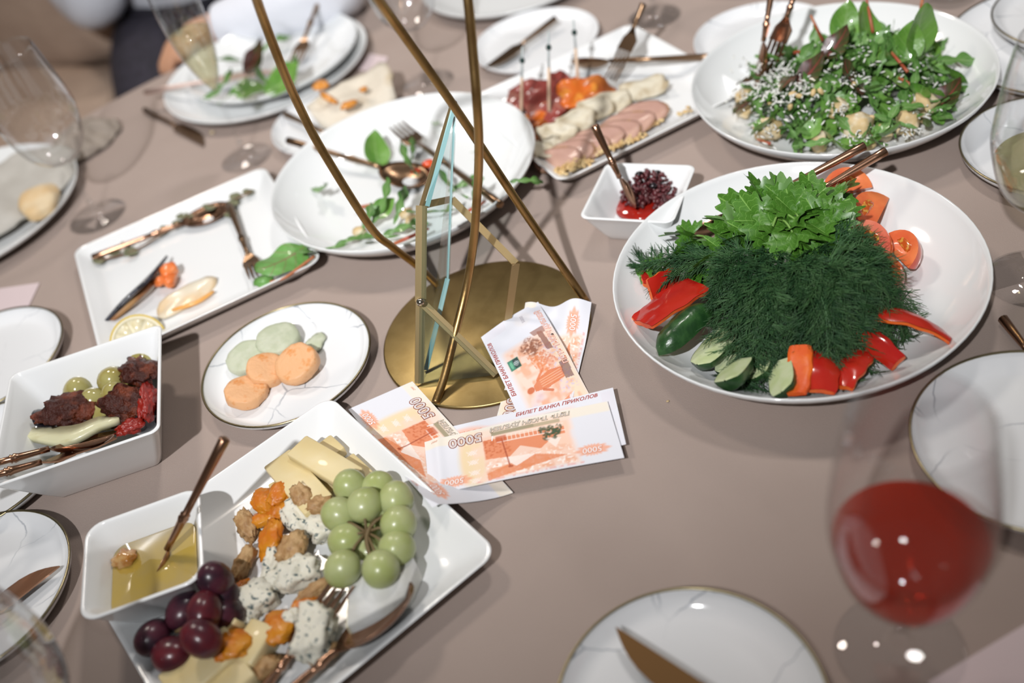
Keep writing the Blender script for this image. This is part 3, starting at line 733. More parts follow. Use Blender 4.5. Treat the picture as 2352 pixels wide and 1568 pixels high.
pepper('orange pepper piece standing behind the large red piece', A(1532, 655, .026), (R_(70), R_(8), R_(20)), .032, .026, .0045, .05, .5, .2, 3, PEPOR)
pepper('small red pepper stub at the left end of the vegetables', A(1494, 652, .016), (R_(30), 0, R_(80)), .018, .014, .004, .1, .5, 0, 4)
pepper('long red pepper strip pointing right on the vegetable plate', A(2092, 750, .022), (R_(-30), R_(10), R_(-42)), .066, .030, .0045, .12, .8, -.5, 5, PEPOR)
pepper('folded red pepper piece at the lower right of the dill', A(2008, 800, .022), (R_(25), R_(6), R_(-78)), .046, .018, .005, .1, .9, .5, 6)
pepper('orange pepper strip seen from inside at the front of the dill', A(1836, 858, .030), (R_(168), R_(-10), R_(62)), .044, .021, .005, .06, .35, .1, 7, PEPOR)
pepper('red pepper piece at the front, right of the orange strip', A(1890, 858, .026), (R_(14), R_(0), R_(65)), .040, .026, .004, .1, .7, .3, 8)
pepper('red pepper piece hidden under dill at the front right', A(1950, 845, .022), (R_(-12), R_(0), R_(40)), .042, .026, .004, .1, .7, .3, 9, PEPOR)
def cucumber(label, c, rot, L, r, half=PI * .95, tip=.5):
    """spear cut lengthwise: rounded dark skin below, pale flat cut on top, blunt rounded ends"""
    t = thing('cucumber_spear', label, 'cucumber', c, rot); n, m = 14, 10; v, f = [], []; top = []
    for i in range(n + 1):
        u = i / n * 2 - 1; rr = r * (1 - tip * abs(u) ** 3.5) * (.10 if i in (0, n) else 1)
        for k in range(m + 1):
            a = -half / 2 + half * k / m; q = rr * (1 + .035 * math.sin(a * 5) + .05 * noise.noise(Vector((u * 9, a * 4, L * 300)))); v.append((u * L / 2, q * math.sin(a), -q * math.cos(a)))
        top.append((rr * math.sin(half / 2), -rr * math.cos(half / 2), u * L / 2))
    for i in range(n):
        for k in range(m):
            a = i * (m + 1) + k; f.append((a, a + 1, a + m + 2, a + m + 1))
    part('skin', (v, f), CUSKIN, t)
    v2, f2 = [], []
    for y, z, x in top:
        for s in (-1, -.5, 0, .5, 1): v2.append((x, y * s, z + (.06 * r) * (1 - s * s)))
    for i in range(n):
        for k in range(4):
            a = i * 5 + k; f2.append((a, a + 5, a + 6, a + 1))
    part('flesh', (v2, f2), CUFLESH, t); settle(t); return t
cucumber('dark skinned cucumber spear beside the large red pepper', A(1575, 778, .022), (R_(168), R_(-4), R_(32)), .066, .0140, PI * .95, .85)
cucumber('pale cucumber spear cut face up at the left of the dill', A(1645, 785, .026), (R_(-18), R_(4), R_(42)), .062, .0135)
cucumber('second pale cucumber spear partly under the dill threads', A(1690, 805, .022), (R_(-14), R_(4), R_(50)), .058, .0125)
cucumber('short cucumber spear lowest at the left of the dill', A(1690, 836, .020), (R_(-20), R_(8), R_(55)), .040, .0115)
cucumber('cucumber end with pale round cut at the front left', A(1686, 872, .026), (R_(-30), R_(16), R_(50)), .036, .0130, PI * 1.0, .35)
cucumber('cucumber spear at the front beside the orange pepper strip', A(1792, 876, .025), (R_(-40), R_(10), R_(72)), .040, .012)
cucumber('cucumber spear under the dill at the front', A(1740, 826, .020), (R_(-30), R_(8), R_(65)), .050, .012)

# ------------------------------------------------------------ salad on the far serving plate
SPIN = pm('spinach_leaf', (.085, .22, .03), .35, var=(.14, .30, .05), vscale=40, uvvein=((.20, .34, .10), .03, 5), coat=.4, bump=(190, .5, .0015))
RUC = pm('rocket_leaf', (.07, .18, .035), .4, var=(.12, .26, .06), vscale=50, uvvein=((.20, .32, .12), .05, 3), coat=.4, bump=(190, .5, .0015))
REDL = pm('red_chard_leaf', (.06, .02, .016), .35, var=(.05, .075, .02), vscale=30, uvvein=((.20, .04, .035), .04, 5), coat=.4)
STEMR = pm('red_leaf_stem', (.36, .07, .035), .4, var=(.45, .16, .07), vscale=30)
CROUT = pm('crouton', (.58, .43, .22), .6, var=(.70, .62, .46), vscale=60, vlo=.48, vhi=.66, bump=(140, .6, .002))
NUT = pm('pine_nut', (.62, .45, .22), .45)
GRATED = pm('grated_white_cheese', (.76, .76, .72), .6)
def variants(name, specs, mat):
    out = []
    for s in specs:
        g = leaf(*s); out.append(mesh(name, g[0], g[1], mat, True, g[2]))
    return out
SP = variants('spinach_leaf', [(.050, .034, 'oval', .8, .3, .05, 1), (.044, .03, 'oval', -.9, .25, .07, 2), (.04, .028, 'spoon', 1.2, .3, .05, 3), (.036, .024, 'oval', .4, .4, .06, 4)], SPIN)
SPL = pm('spinach_leaf_light', (.15, .30, .06), .4, var=(.20, .36, .09), vscale=40, uvvein=((.30, .42, .16), .03, 5), coat=.3)
SP += variants('spinach_leaf', [(.046, .032, 'oval', .9, .3, .05, 11), (.04, .026, 'oval', -.8, .3, .06, 12)], SPL)
RU = variants('rocket_leaf', [(.058, .022, 'rocket', .9, .2, .08, 5, 20), (.05, .020, 'rocket', -.7, .2, .08, 6, 20), (.046, .018, 'rocket', 1.4, .25, .08, 7, 20), (.064, .02, 'rocket', .3, .2, .08, 8, 20)], RUC)
RE = variants('red_leaf', [(.048, .026, 'oval', 1.1, .3, .1, 9), (.042, .022, 'spoon', -.8, .3, .1, 10)], REDL)
CSAL = Vector((.418, .885, 0))
E1, E2 = unit(R_(-22)), unit(R_(68))
sr = random.Random(21)
def salad_pos():
    while True:
        a, b = sr.uniform(-1, 1), sr.uniform(-1, 1)
        if a * a + b * b < 1: break
    d2 = a * a + b * b
    return CSAL + E1 * a * .103 + E2 * b * .084 + Vector((0, 0, .011 + .046 * (1 - d2) * sr.uniform(.55, 1.05))), d2
def leafthing(me, name, label, cat, grp, m):
    o = link(name, me, None, mw=m); return tag(o, label, cat, grp)
for i in range(85):
    p, d2 = salad_pos(); yaw = sr.uniform(0, 6.28)
    leafthing(SP[i % 6], 'spinach_leaf', 'green spinach leaf lying in the heap of dressed salad', 'leaf', 'spinach leaves in the salad heap', spin(p, yaw, sr.uniform(-.4, .6), sr.uniform(-.7, .7), sr.uniform(.7, 1.1)) @ Matrix.Translation((-.02, 0, 0)))
for i in range(210):
    p, d2 = salad_pos(); yaw = sr.uniform(0, 6.28)
    leafthing(RU[i % 4], 'rocket_leaf', 'lobed rocket leaf lying in the heap of dressed salad', 'leaf', 'rocket leaves in the salad heap', spin(p + Vector((0, 0, .004)), yaw, sr.uniform(-.3, .6), sr.uniform(-.8, .8), sr.uniform(.7, 1.1)) @ Matrix.Translation((-.025, 0, 0)))
for i in range(34):
    t_ = sr.random(); px = 1690 + 470 * t_ + sr.uniform(-15, 15); py = 262 + 70 * math.sin(PI * t_) + sr.uniform(-25, 14)
    leafthing(RU[i % 4] if i % 3 else SP[i % 6], 'rocket_leaf' if i % 3 else 'spinach_leaf', 'small green leaf between the croutons at the front of the salad', 'leaf', 'leaves between the croutons', spin(A(px, py, sr.uniform(.020, .034)), sr.uniform(0, 6.28), sr.uniform(-.1, .5), sr.uniform(-.7, .7), sr.uniform(.5, .85)) @ Matrix.Translation((-.02, 0, 0)))
for i, (px, py, z, yaw) in enumerate(((1890, 140, .058, 20), (1850, 165, .056, 200), (1830, 195, .050, 10), (1750, 225, .030, 190), (1985, 215, .05, 120), (1770, 190, .04, 140))):
    leafthing(RE[i % 2], 'red_leaf', 'dark red chard leaf lying in the heap of dressed salad', 'leaf', 'red leaves in the salad heap', spin(A(px, py, z), R_(yaw), .3, .3, .9))
big = [((2112, 130, .048), 95, 1.15, 'tall spinach leaf standing at the back right of the salad', 1.15), ((2010, 110, .050), 110, .7, 'broad spinach leaf at the back middle of the salad', 1.0), ((1935, 105, .052), 60, .6, 'crinkled spinach leaf at the back left of the salad', .95),
       ((2080, 150, .046), 60, .8, 'spinach leaf in front of the tall leaf', .9)]
for p, yaw, tilt, lab, sc in big:
    leafthing(SP[0], 'spinach_leaf', lab, 'leaf', None, spin(A(*p), R_(yaw), tilt, .2, sc))
leafthing(RU[1], 'rocket_leaf', 'lobed leaf stretching out alone at the right of the salad', 'leaf', None, spin(A(2110, 150, .034), R_(-14), .1, .5, 1.3))
leafthing(RE[0], 'red_leaf', 'dark leaf curling up at the right front rim of the salad', 'leaf', None, spin(A(2135, 262, .018), R_(8), .35, .3, .95))
for i, (x0, y0, z0, x1, y1, z1, lab) in enumerate(((2005, 75, .065, 1990, -5, .09, 'long reddish stem standing up behind the salad'), (1890, 95, .055, 1862, 35, .085, 'thin brown stem at the back left of the salad'), (2085, 165, .058, 2030, 100, .062, 'orange red stem lying on top of the salad'),
        (1840, 118, .05, 1770, 132, .05, 'red stem near the serving spoon'), (2065, 178, .045, 2125, 215, .03, 'orange red stem at the right of the salad'), (2115, 20, .075, 2122, -20, .085, 'red stalk tip of the tall spinach leaf'), (1770, 330, .018, 1740, 320, .016, 'red stem at the front left of the salad'))):
    o = part('chard_stalk', tube(smooth_path([A(x0, y0, z0), A((x0 + x1) / 2, (y0 + y1) / 2, (z0 + z1) / 2 + .003), A(x1, y1, z1)], 4), [.0018, .0018, .0017, .0017, .0016, .0015, .0014, .0013, .0011], 7), STEMR, None)
    tag(o, lab, 'stem')
for i, (px, py, z, r, lab) in enumerate(((1712, 225, .020, .013, 'crouton at the far left of the salad'), (1710, 262, .016, .011, 'pale crouton just below the far left one'), (1762, 300, .024, .017, 'crouton coated in white cheese at the left front'), (1927, 250, .036, .013, 'rounded crouton half way up the front of the salad'),
        (1972, 315, .022, .021, 'largest crouton at the front middle of the salad'), (1880, 338, .014, .012, 'small crouton at the front rim of the salad'), (2122, 258, .020, .017, 'golden crouton at the right front of the salad'), (2082, 298, .017, .015, 'crouton dusted with cheese at the right front'), (1985, 340, .013, .013, 'crouton under the largest one at the front rim'), (2030, 310, .018, .010, 'small crouton between the two front croutons'))):
    o = part('crouton', blob(r, r * .9, r * .75, .22, 1.6, i + 1, 3, .75), CROUT, None, loc=A(px, py, z - .003), rot=(.4 * i, .3 * i, i), scale=.88); tag(o, lab, 'crouton'); settle(o, (.406, .891), .152, .040, .66, .008)
nm = part('pine_nut', blob(.0045, .0026, .0026, .1, 1, 2, 2), NUT, None).data
bpy.data.objects.remove(bpy.data.objects['pine_nut'])
for i, (px, py, z) in enumerate(((1820, 215, .05), (1835, 220, .05), (1868, 212, .052), (1885, 210, .052), (1960, 195, .056), (2060, 125, .055), (1815, 245, .042), (2065, 140, .05), (1770, 240, .03), (2000, 270, .036))):
    o = link('pine_nut', nm, None, A(px, py, z), (i, .3 * i, 2 * i)); tag(o, 'pale toasted pine nut lying on the green salad', 'nut', 'pine nuts on the salad')
gs = []
for i in range(800):
    p, d2 = salad_pos(); p.z = .016 + .046 * (1 - d2) + sr.uniform(-.004, .007)
    if sr.random() < .35: p = A(sr.gauss(1790, 45), sr.gauss(185, 35), .05)
    d = Vector((sr.uniform(-1, 1), sr.uniform(-1, 1), sr.uniform(-.5, .5))).normalized() * sr.uniform(.001, .0036)
    gs.append(tube([p - d, p, p + d], [.0006, .0010, .0005], 4))
for bx, by, bz in ((1712, 225, .030), (1762, 300, .036), (1972, 315, .036), (2082, 298, .028), (2122, 258, .032), (1927, 250, .045), (1800, 160, .06), (1850, 190, .06), (1960, 185, .062)):
    for k in range(38):
        p = A(bx + sr.gauss(0, 17), by + sr.gauss(0, 12), bz + sr.uniform(-.010, .003)); d = Vector((sr.uniform(-1, 1), sr.uniform(-1, 1), sr.uniform(-.5, .5))).normalized() * sr.uniform(.001, .003)
        gs.append(tube([p - d, p, p + d], [.0005, .0009, .0005], 4))
o = part('grated_cheese', join(*gs), GRATED, None); tag(o, 'white grated cheese scattered over the green salad', 'cheese', kind='stuff')
o = part('pumpkin_seed', blob(.0085, .005, .0025, .05, 1, 2, 2), pm('pumpkin_seed_green', (.07, .10, .03), .4), None, loc=A(2130, 282, .028), rot=(.6, .3, .8)); tag(o, 'dark green pumpkin seed on a crouton at right', 'seed')

# ------------------------------------------------------------ scraps on the middle serving plate
for i, (me, px, py, z, yaw, tilt, roll, sc, lab) in enumerate((
    (SP[0], 872, 385, .012, 95, .35, .5, .95, 'whole green leaf lying beside the spoon on the scraps plate'), (RU[0], 715, 432, .016, -55, .05, .3, 1.0, 'lobed leaf alone at the left of the scraps plate'),
    (RU[1], 770, 565, .020, 15, .1, .2, .9, 'leaf scrap at the front left rim of the scraps plate'), (RU[2], 820, 545, .016, 40, .3, .5, 1.0, 'leaf scrap left in the front heap'), (RU[0], 850, 520, .018, 30, .4, .2, 1.0, 'leaf scrap on top of the front heap'),
    (RU[1], 880, 540, .018, -10, .3, .5, 1.0, 'leaf scrap at the middle of the front heap'), (RU[2], 905, 515, .018, 60, .3, .5, 1.0, 'leaf scrap at the back of the front heap'), (RU[3], 920, 540, .020, 190, .2, .4, .8, 'leaf scrap at the right of the front heap'),
    (SP[3], 855, 500, .020, 20, .2, .6, .9, 'torn oval leaf at the back of the front heap'), (RU[0], 960, 405, .016, 120, .5, .4, .8, 'leaf scrap held on the fork tines'), (RU[2], 945, 372, .020, 60, .5, .2, .7, 'small leaf scrap behind the fork head'),
    (RU[3], 990, 280, .016, -70, .2, .3, .5, 'small leaf scrap at the far side of the scraps plate'), (RU[1], 1030, 440, .014, 10, .2, .5, .9, 'leaf scrap behind the glass lantern'), (RU[0], 1075, 455, .018, 140, .3, .5, .9, 'leaf scrap heap right of the lantern'),
    (RU[2], 1090, 485, .022, 80, .3, .5, .9, 'leaf scrap near the rim right of the lantern'), (RU[3], 1050, 480, .02, 200, .3, .5, .9, 'leaf scrap low behind the lantern pane'), (RU[1], 1170, 418, .041, -5, -.05, .4, .75, 'leaf scrap hanging over the right rim of the scraps plate'),
    (RU[3], 1080, 350, .014, -40, .2, .2, .35, 'tiny leaf scrap near the rods'), (RU[2], 1010, 500, .02, 10, .2, .2, .7, 'leaf scrap between the heap and the lantern'), (RU[3], 800, 560, .018, 200, .2, .3, .9, 'dark leaf scrap under the front heap'))):
    leafthing(me, 'leaf_scrap', lab, 'leaf', None, spin(A(px, py, z), R_(yaw), tilt, roll, sc))
for x0, y0, x1, y1, z, lab in ((815, 478, 895, 463, .014, 'red stem above the front heap of scraps'), (905, 560, 985, 525, .022, 'red stem at the right of the front heap'), (1075, 485, 1115, 462, .02, 'red stem scrap right of the lantern')):
    o = part('chard_stalk', tube([A(x0, y0, z), A((x0 + x1) / 2, (y0 + y1) / 2, z + .003), A(x1, y1, z)], [.0018, .002, .0012], 7), STEMR, None); tag(o, lab, 'stem')
for i, (px, py, z, r, lab) in enumerate(((985, 375, .018, .008, 'red tomato scrap behind the lantern edge'), (955, 393, .017, .006, 'small red tomato scrap beside the spoon bowl'))):
    o = part('tomato_scrap', blob(r, r * .7, r * .6, .3, 1.5, i, 2), TOMSKIN, None, loc=A(px, py, z)); tag(o, lab, 'tomato')
for i, (px, py, z, r) in enumerate(((935, 490, .02, .009), (825, 530, .018, .008), (945, 505, .02, .008))):
    o = part('crouton', blob(r, r * .8, r * .6, .3, 1.5, i, 2, .5), CROUT, None, loc=A(px, py, z)); tag(o, 'small pale crouton left among the scraps beside the lantern', 'crouton', 'croutons left on the scraps plate')
# ------------------------------------------------------------ cold cut platter
def sheet(L, Wd, fx, n=12, th=.0012):
    """thin irregular slice: fx(u, v) -> (x, y, z) over u, v in -1..1 on a disc"""
    v, f, m = [], [], 20
    rings = 6
    for side in (0, 1):
        for k in range(rings + 1):
            for i in range(m):
                a = 2 * PI * i / m; u, w = k / rings * math.cos(a), k / rings * math.sin(a)
                p = fx(u, w); v.append((p[0] * L, p[1] * Wd, p[2] - side * th))
    h = (rings + 1) * m
    for s in (0, 1):
        for k in range(rings):
            for i in range(m):
                j = (i + 1) % m; f.append((s * h + k * m + i, s * h + k * m + j, s * h + (k + 1) * m + j, s * h + (k + 1) * m + i))
    for i in range(m):
        j = (i + 1) % m; f.append((rings * m + i, rings * m + j, h + rings * m + j, h + rings * m + i))
    return v, f
def wavy(seed, amp, sq=.0, lift=0, rough=.12):
    def fx(u, w):
        r = math.hypot(u, w); a = math.atan2(w, u); k = 1 + rough * noise.noise(Vector((math.cos(a) * 1.6, math.sin(a) * 1.6, seed)))
        if sq: mx = max(abs(u), abs(w), 1e-6); k *= (1 - sq) + sq * (r / mx)
        return (u * k, w * k, amp * noise.noise(Vector((u * 1.7, w * 1.7, seed * 3.1))) * (.3 + r) + lift * u * u)
    return fx
HAM = pm('cured_ham', (.26, .05, .04), .25, var=(.42, .16, .12), vscale=38, vlo=.5, vhi=.68, coat=.5)
CHOR = pm('chorizo', (.60, .13, .015), .3, var=(.70, .27, .04), vscale=70, vlo=.5, vhi=.65, coat=.4)
CHOR2 = pm('dark_chorizo', (.33, .075, .015), .3, var=(.5, .15, .03), vscale=60, coat=.4)
ROAST = pm('roast_pork', (.42, .24, .19), .45, var=(.48, .29, .22), vscale=30, coat=.15)
ROASTR = pm('roast_rim', (.36, .20, .10), .5)
TONG = pm('pale_cold_cut', (.60, .55, .43), .5, var=(.40, .32, .20), vscale=60, vlo=.45, vhi=.7, bump=(150, .3, .001))
CRUMB = pm('chopped_nut', (.66, .50, .26), .5, var=(.58, .38, .16), vscale=90)
def slice_(name, label, cat, geo, mat, c, rot, group=None):
    o = part(name, geo, mat, None, loc=c, rot=rot); return tag(o, label, cat, group)
for i, (px, py, z, L, Wd, rx, ry, yaw, mat, lab) in enumerate((
    (1225, 215, .018, .034, .024, 20, 10, 20, HAM, 'dark red ham slice at the left of the skewers'), (1262, 235, .026, .032, .022, 30, -8, 40, HAM, 'folded ham slice pierced by the middle pick'),
    (1290, 190, .024, .026, .018, 40, 8, 60, HAM, 'ham slice rising behind the middle pick'), (1240, 270, .018, .030, .016, 35, 0, 15, CHOR, 'bright orange sausage slice at the front of the skewers'),
    (1325, 212, .028, .026, .020, 38, 0, 10, CHOR, 'bright orange sausage slice under the far pick'), (1372, 212, .022, .028, .018, 25, 5, 10, CHOR2, 'dark red sausage slice at the right of the orange one'),
    (1290, 262, .014, .034, .014, 25, 0, 24, CHOR2, 'dark sausage slice low between the picks and the pale slices'), (1240, 300, .014, .028, .012, 30, 0, 30, CHOR2, 'dark sausage slice at the near left end of the row'), (1205, 240, .016, .018, .014, 15, 20, 60, HAM, 'ham edge curling at the left beside the scraps plate'))):
    slice_('meat_slice', lab, 'meat', sheet(L, Wd, wavy(i + 1, .009, .0, -.004, .3)), mat, A(px, py, z), (R_(rx), R_(ry), R_(yaw)))
for i, (px, py, z, L, Wd, yaw, tl, lab) in enumerate(((1478, 200, .018, .030, .016, -6, 16, 'pale slice farthest right in the diagonal row'), (1402, 232, .017, .024, .013, -4, 34, 'pale slice second from the right in the diagonal row'), (1362, 252, .0165, .023, .013, -10, 36, 'pale slice third from the right in the diagonal row'),
    (1322, 280, .016, .024, .013, -2, 36, 'pale slice in the middle of the diagonal row'), (1283, 308, .0155, .020, .014, -12, 38, 'pale slice near the left end of the diagonal row'), (1262, 300, .018, .012, .015, 70, 20, 'short pale slice standing at the left end of the row'), (1245, 345, .014, .016, .017, 70, 15, 'pale slice nearest the rim of the scraps plate'))):
    slice_('pale_slice', lab, 'cold cut', sheet(L, Wd, wavy(i + 20, .006, .35, .002, .28), th=.003), TONG, A(px, py, z), (R_(tl), 0, R_(yaw)))
for i, (px, py, z, L, Wd, yaw, lab) in enumerate(((1472, 262, .016, .034, .018, -20, 'roast pork slice farthest right in the fan'), (1440, 285, .0155, .034, .018, -22, 'roast pork slice second from the right in the fan'), (1408, 305, .015, .034, .018, -24, 'roast pork slice third from the right in the fan'),
    (1370, 318, .0145, .034, .018, -26, 'roast pork slice in the middle of the fan'), (1338, 338, .014, .034, .018, -28, 'roast pork slice third from the left in the fan'), (1308, 350, .0135, .032, .018, -30, 'roast pork slice second from the left in the fan'), (1280, 365, .013, .030, .018, -34, 'roast pork slice nearest the corner of the platter'))):
    o = slice_('pork_slice', lab, 'meat', sheet(L * .92, Wd, wavy(i + 40, .0022, .1, .001, .12), th=.003), ROAST, A(px, py, z), (R_(16), R_(-8), R_(yaw)))
    part('browned_edge', tube([(L * .92 * math.cos(a) * 1.0, Wd * math.sin(a) * 1.0, -.0016) for a in [k / 20 * 2 * PI for k in range(21)]], .0011, 5, False), ROASTR, o)
cr = random.Random(8); gs = []
def crumb_strip(p0, p1, n, wid, z):
    for k in range(n):
        t = cr.random(); p = A(p0[0] + (p1[0] - p0[0]) * t + cr.gauss(0, wid), p0[1] + (p1[1] - p0[1]) * t + cr.gauss(0, wid * .6), z + cr.uniform(0, .003))
        gs.append(xf(blob(cr.uniform(.0015, .0032), cr.uniform(.0012, .0025), .0015, .3, 1.5, k, 1), Matrix.Translation(p)))
crumb_strip((1275, 398), (1350, 368), 110, 8, .013); crumb_strip((1370, 350), (1475, 312), 90, 6, .013); crumb_strip((1480, 292), (1520, 272), 25, 5, .012); crumb_strip((1560, 262), (1590, 250), 10, 6, .012)
o = part('chopped_nuts', join(*gs), CRUMB, None); tag(o, 'chopped golden nuts sprinkled along the fan of roast pork', 'nuts', kind='stuff')
PICK = pm('bamboo_pick', (.66, .48, .34), .5); BEADM = pm('dark_green_bead', (.01, .035, .03), .25); TIPM = pm('pick_tip_grey', (.45, .50, .50), .4)
for i, (x0, y0, z0, x1, y1, z1, lab) in enumerate(((1197, 262, .022, 1200, 108, .085, 'left cocktail pick with a dark bead in the cold cuts'), (1261, 255, .026, 1260, 72, .100, 'middle cocktail pick with a dark bead in the cold cuts'), (1328, 190, .030, 1317, 46, .088, 'right cocktail pick with a dark bead in the cold cuts'))):
    p0, p1 = A(x0, y0, z0), A(x1, y1, z1); t = thing('cocktail_pick', lab, 'pick', p0)
    d = p1 - p0
    part('stick', tube([Vector((0, 0, 0)), d * .55], [.0022, .0017], 7), PICK, t); part('tip', tube([d * .55, d], [.0014, .0012], 6), TIPM, t)
    part('bead', xf(blob(.0033, .0033, .0038, 0, 1, 0, 2), Matrix.Translation(d * .80)), BEADM, t)

# ------------------------------------------------------------ beetroot relish
BEET = pm('beetroot_relish', (.060, .009, .011), .18, var=(.11, .018, .022), vscale=130, coat=.5)
bt = thing('beetroot_relish', 'glossy dark heap of chopped beetroot relish in the small dish', 'relish', A(1488, 452, .010))
part('juice', lathe([(0, .0055), (.012, .005), (.026, .003), (.029, .0), (0, -.003)], 32), pm('beetroot_juice', (.30, .012, .006), .08, coat=.8), bt, loc=(-.008, -.004, -.003))
gs = []; br = random.Random(4)
for k in range(430):
    a, r = br.uniform(0, 6.28), math.sqrt(br.random()) * .0285; zz = .026 * (1 - (r / .031) ** 2) * br.uniform(.3, 1) + .001
    gs.append(xf(blob(br.uniform(.0018, .0044), br.uniform(.0015, .003), br.uniform(.0014, .0026), .4, 1.7, k % 23, 1), spin((r * math.cos(a) + .003, r * math.sin(a) + .002, zz), br.uniform(0, 6), br.uniform(-1, 1))))
o = part('chopped_beetroot', join(*gs), BEET, bt); o['kind'] = 'stuff'
for k, (dx, dy, dz) in enumerate(((.013, .004, .022), (-.004, .006, .025), (.004, -.012, .020))):
    part('raisin', blob(.0042, .0032, .003, .3, 1.4, k + 50, 2), pm('black_raisin', (.01, .006, .008), .2), bt, loc=(dx, dy, dz))

# ------------------------------------------------------------ fish platter
EUC = pm('eucalyptus_leaf', (.13, .14, .075), .6, var=(.19, .19, .11), vscale=60)
tw = thing('eucalyptus_twig', 'thin twig with round grey green leaves along the fish platter', 'twig', A(400, 520, .011))
O = A(400, 520, .011)
part('stem', tube(smooth_path([A(x, y, z) - O for x, y, z in ((225, 598, .012), (310, 575, .012), (400, 520, .012), (470, 485, .011), (545, 455, .013), (578, 438, .015))], 4), .0012, 6), pm('twig_brown', (.16, .09, .05), .7), tw)
for k, (px, py, r) in enumerate(((228, 598, .007), (262, 578, .008), (300, 578, .0085), (290, 560, .006), (370, 533, .006), (378, 524, .006), (406, 512, .006), (418, 496, .007), (438, 497, .004), (482, 474, .008), (530, 492, .008), (540, 452, .008), (570, 440, .007), (535, 465, .007))):
    part('leaf', sheet(r, r * .9, wavy(k, .0012, 0, .001, .15), th=.0006), EUC, tw, loc=A(px, py, .0125) - O, rot=(.2 * math.sin(k), .25 * math.cos(k), k))
BLK = pm('black_fish_skin', (.012, .012, .018), .25, var=(.03, .03, .045), vscale=90, coat=.5, bump=(300, .5, .001))
FBR = pm('browned_fish', (.42, .23, .09), .4, var=(.30, .13, .05), vscale=50, coat=.3)
SALM = pm('salmon_flesh', (.74, .17, .035), .3, var=(.80, .26, .08), vscale=30, coat=.4, sss=.15)
PALEF = pm('pale_fish_slice', (.66, .60, .48), .35, var=(.68, .50, .30), vscale=22, coat=.15, sss=.2)
ORE = pm('orange_fish_edge', (.74, .36, .09), .3, coat=.4)
def ribbon(pts, wids, th, up=(0, 0, 1), tilt=0):
    P = smooth_path(pts, 4); k = len(P); v = []; n = len(wids)
    for i, p in enumerate(P):
        t = (P[min(i + 1, k - 1)] - P[max(i - 1, 0)]).normalized(); s = t.cross(Vector(up)).normalized()
        s = (s * math.cos(tilt) + Vector(up) * math.sin(tilt)); q = i / (k - 1) * (n - 1); j = min(int(q), n - 2); w = wids[j] + (wids[j + 1] - wids[j]) * (q - j)
        nn = t.cross(s).normalized()
        for a, b in ((-1, -1), (1, -1), (1, 1), (-1, 1)): v.append(p + s * a * w / 2 + nn * b * th / 2)
    return loft([v[i * 4:i * 4 + 4] for i in range(k)])
fp = thing('fish_piece', 'smoked fish piece with black skin on the fish platter', 'fish', A(320, 665, .012)); O = A(320, 665, .012)
part('black_skin', ribbon([A(236, 745, .010) - O, A(285, 690, .020) - O, A(340, 640, .026) - O, A(384, 588, .016) - O], [.001, .015, .016, .001], .003, tilt=.45), BLK, fp)
part('browned_flesh', ribbon([A(250, 738, .009) - O, A(297, 697, .013) - O, A(340, 655, .016) - O, A(362, 622, .012) - O], [.003, .011, .010, .002], .006, tilt=.35), FBR, fp)
for i, (px, py, z, rx, ry, rz, lab) in enumerate(((388, 622, .018, .011, .009, .007, 'upper orange salmon chunk behind the black skin'), (392, 642, .014, .014, .007, .006, 'lower orange salmon chunk above the pale fish'), (368, 645, .016, .009, .007, .006, 'left orange salmon chunk touching the black skin'))):
    o = part('salmon_chunk', blob(rx, ry, rz, .2, 1.5, i + 3, 3, .6), SALM, None, loc=A(px, py, z), rot=(.3, .2 * i, .5 + i)); tag(o, lab, 'salmon')
o = part('pale_fish_slice', sheet(.037, .0145, wavy(5, .003, .15, -.002, .15), th=.003), PALEF, None, loc=A(425, 680, .012), rot=(R_(14), 0, R_(30))); tag(o, 'translucent pale fish slice with an orange edge', 'fish')
part('orange_edge', tube(smooth_path([A(395, 712, .0105) - A(425, 680, .012), A(450, 695, .011) - A(425, 680, .012), A(492, 668, .011) - A(425, 680, .012)], 4), [.001, .002, .0022, .0024, .0024, .0024, .0022, .002, .001], 6), ORE, o, rot=(0, 0, 0)).matrix_parent_inverse = o.matrix_basis.inverted() @ Matrix.Translation(o.location)
LPEEL = pm('lemon_peel', (.66, .47, .05), .35, bump=(250, .4, .001)); LPITH = pm('lemon_pith', (.74, .68, .50), .5); LPULP = pm('lemon_pulp', (.68, .60, .36), .2, var=(.74, .68, .50), vscale=120, coat=.5, sss=.2)
lm = thing('lemon_slice', 'half lemon slice leaning behind the olive bowl', 'lemon', A(320, 785, .006), (R_(46), 0, R_(20)))
def half(r0, r1, y0, y1, n=18):
    secs = []
    for i in range(n + 1):
        a = PI * i / n; c, s = math.cos(a), math.sin(a); secs.append([(r0 * c, r0 * s, y0), (r1 * c, r1 * s, y0), (r1 * c, r1 * s, y1), (r0 * c, r0 * s, y1)])
    return loft(secs)
part('peel', half(.0265, .0280, -.0035, .0035), LPEEL, lm); pith_ = part('pith', half(.0235, .0266, -.0034, .0034), LPITH, lm)
for k in range(4):
    a0 = PI * (k + .07) / 4; a1 = PI * (k + .93) / 4
    pts = [(.003 * math.cos((a0 + a1) / 2), .003 * math.sin((a0 + a1) / 2))] + [(.0232 * math.cos(a0 + (a1 - a0) * q / 5), .0232 * math.sin(a0 + (a1 - a0) * q / 5)) for q in range(6)]
    part('pulp_segment', poly_prism(pts, -.0032, .0032, .03), LPULP, pith_)
part('membrane', half(.0005, .0240, -.0026, .0026), LPITH, lm)
VEINL = pm('red_veined_leaf', (.10, .26, .05), .45, var=(.14, .32, .08), vscale=40, uvvein=((.20, .10, .06), .02, 5), coat=.2)
vl = thing('chard_leaf', 'green leaf with a red stalk hanging over the corner of the fish platter', 'leaf', A(640, 612, .018))
g = leaf(.060, .044, 'oval', .5, -.1, .09, 3, 14, 6)
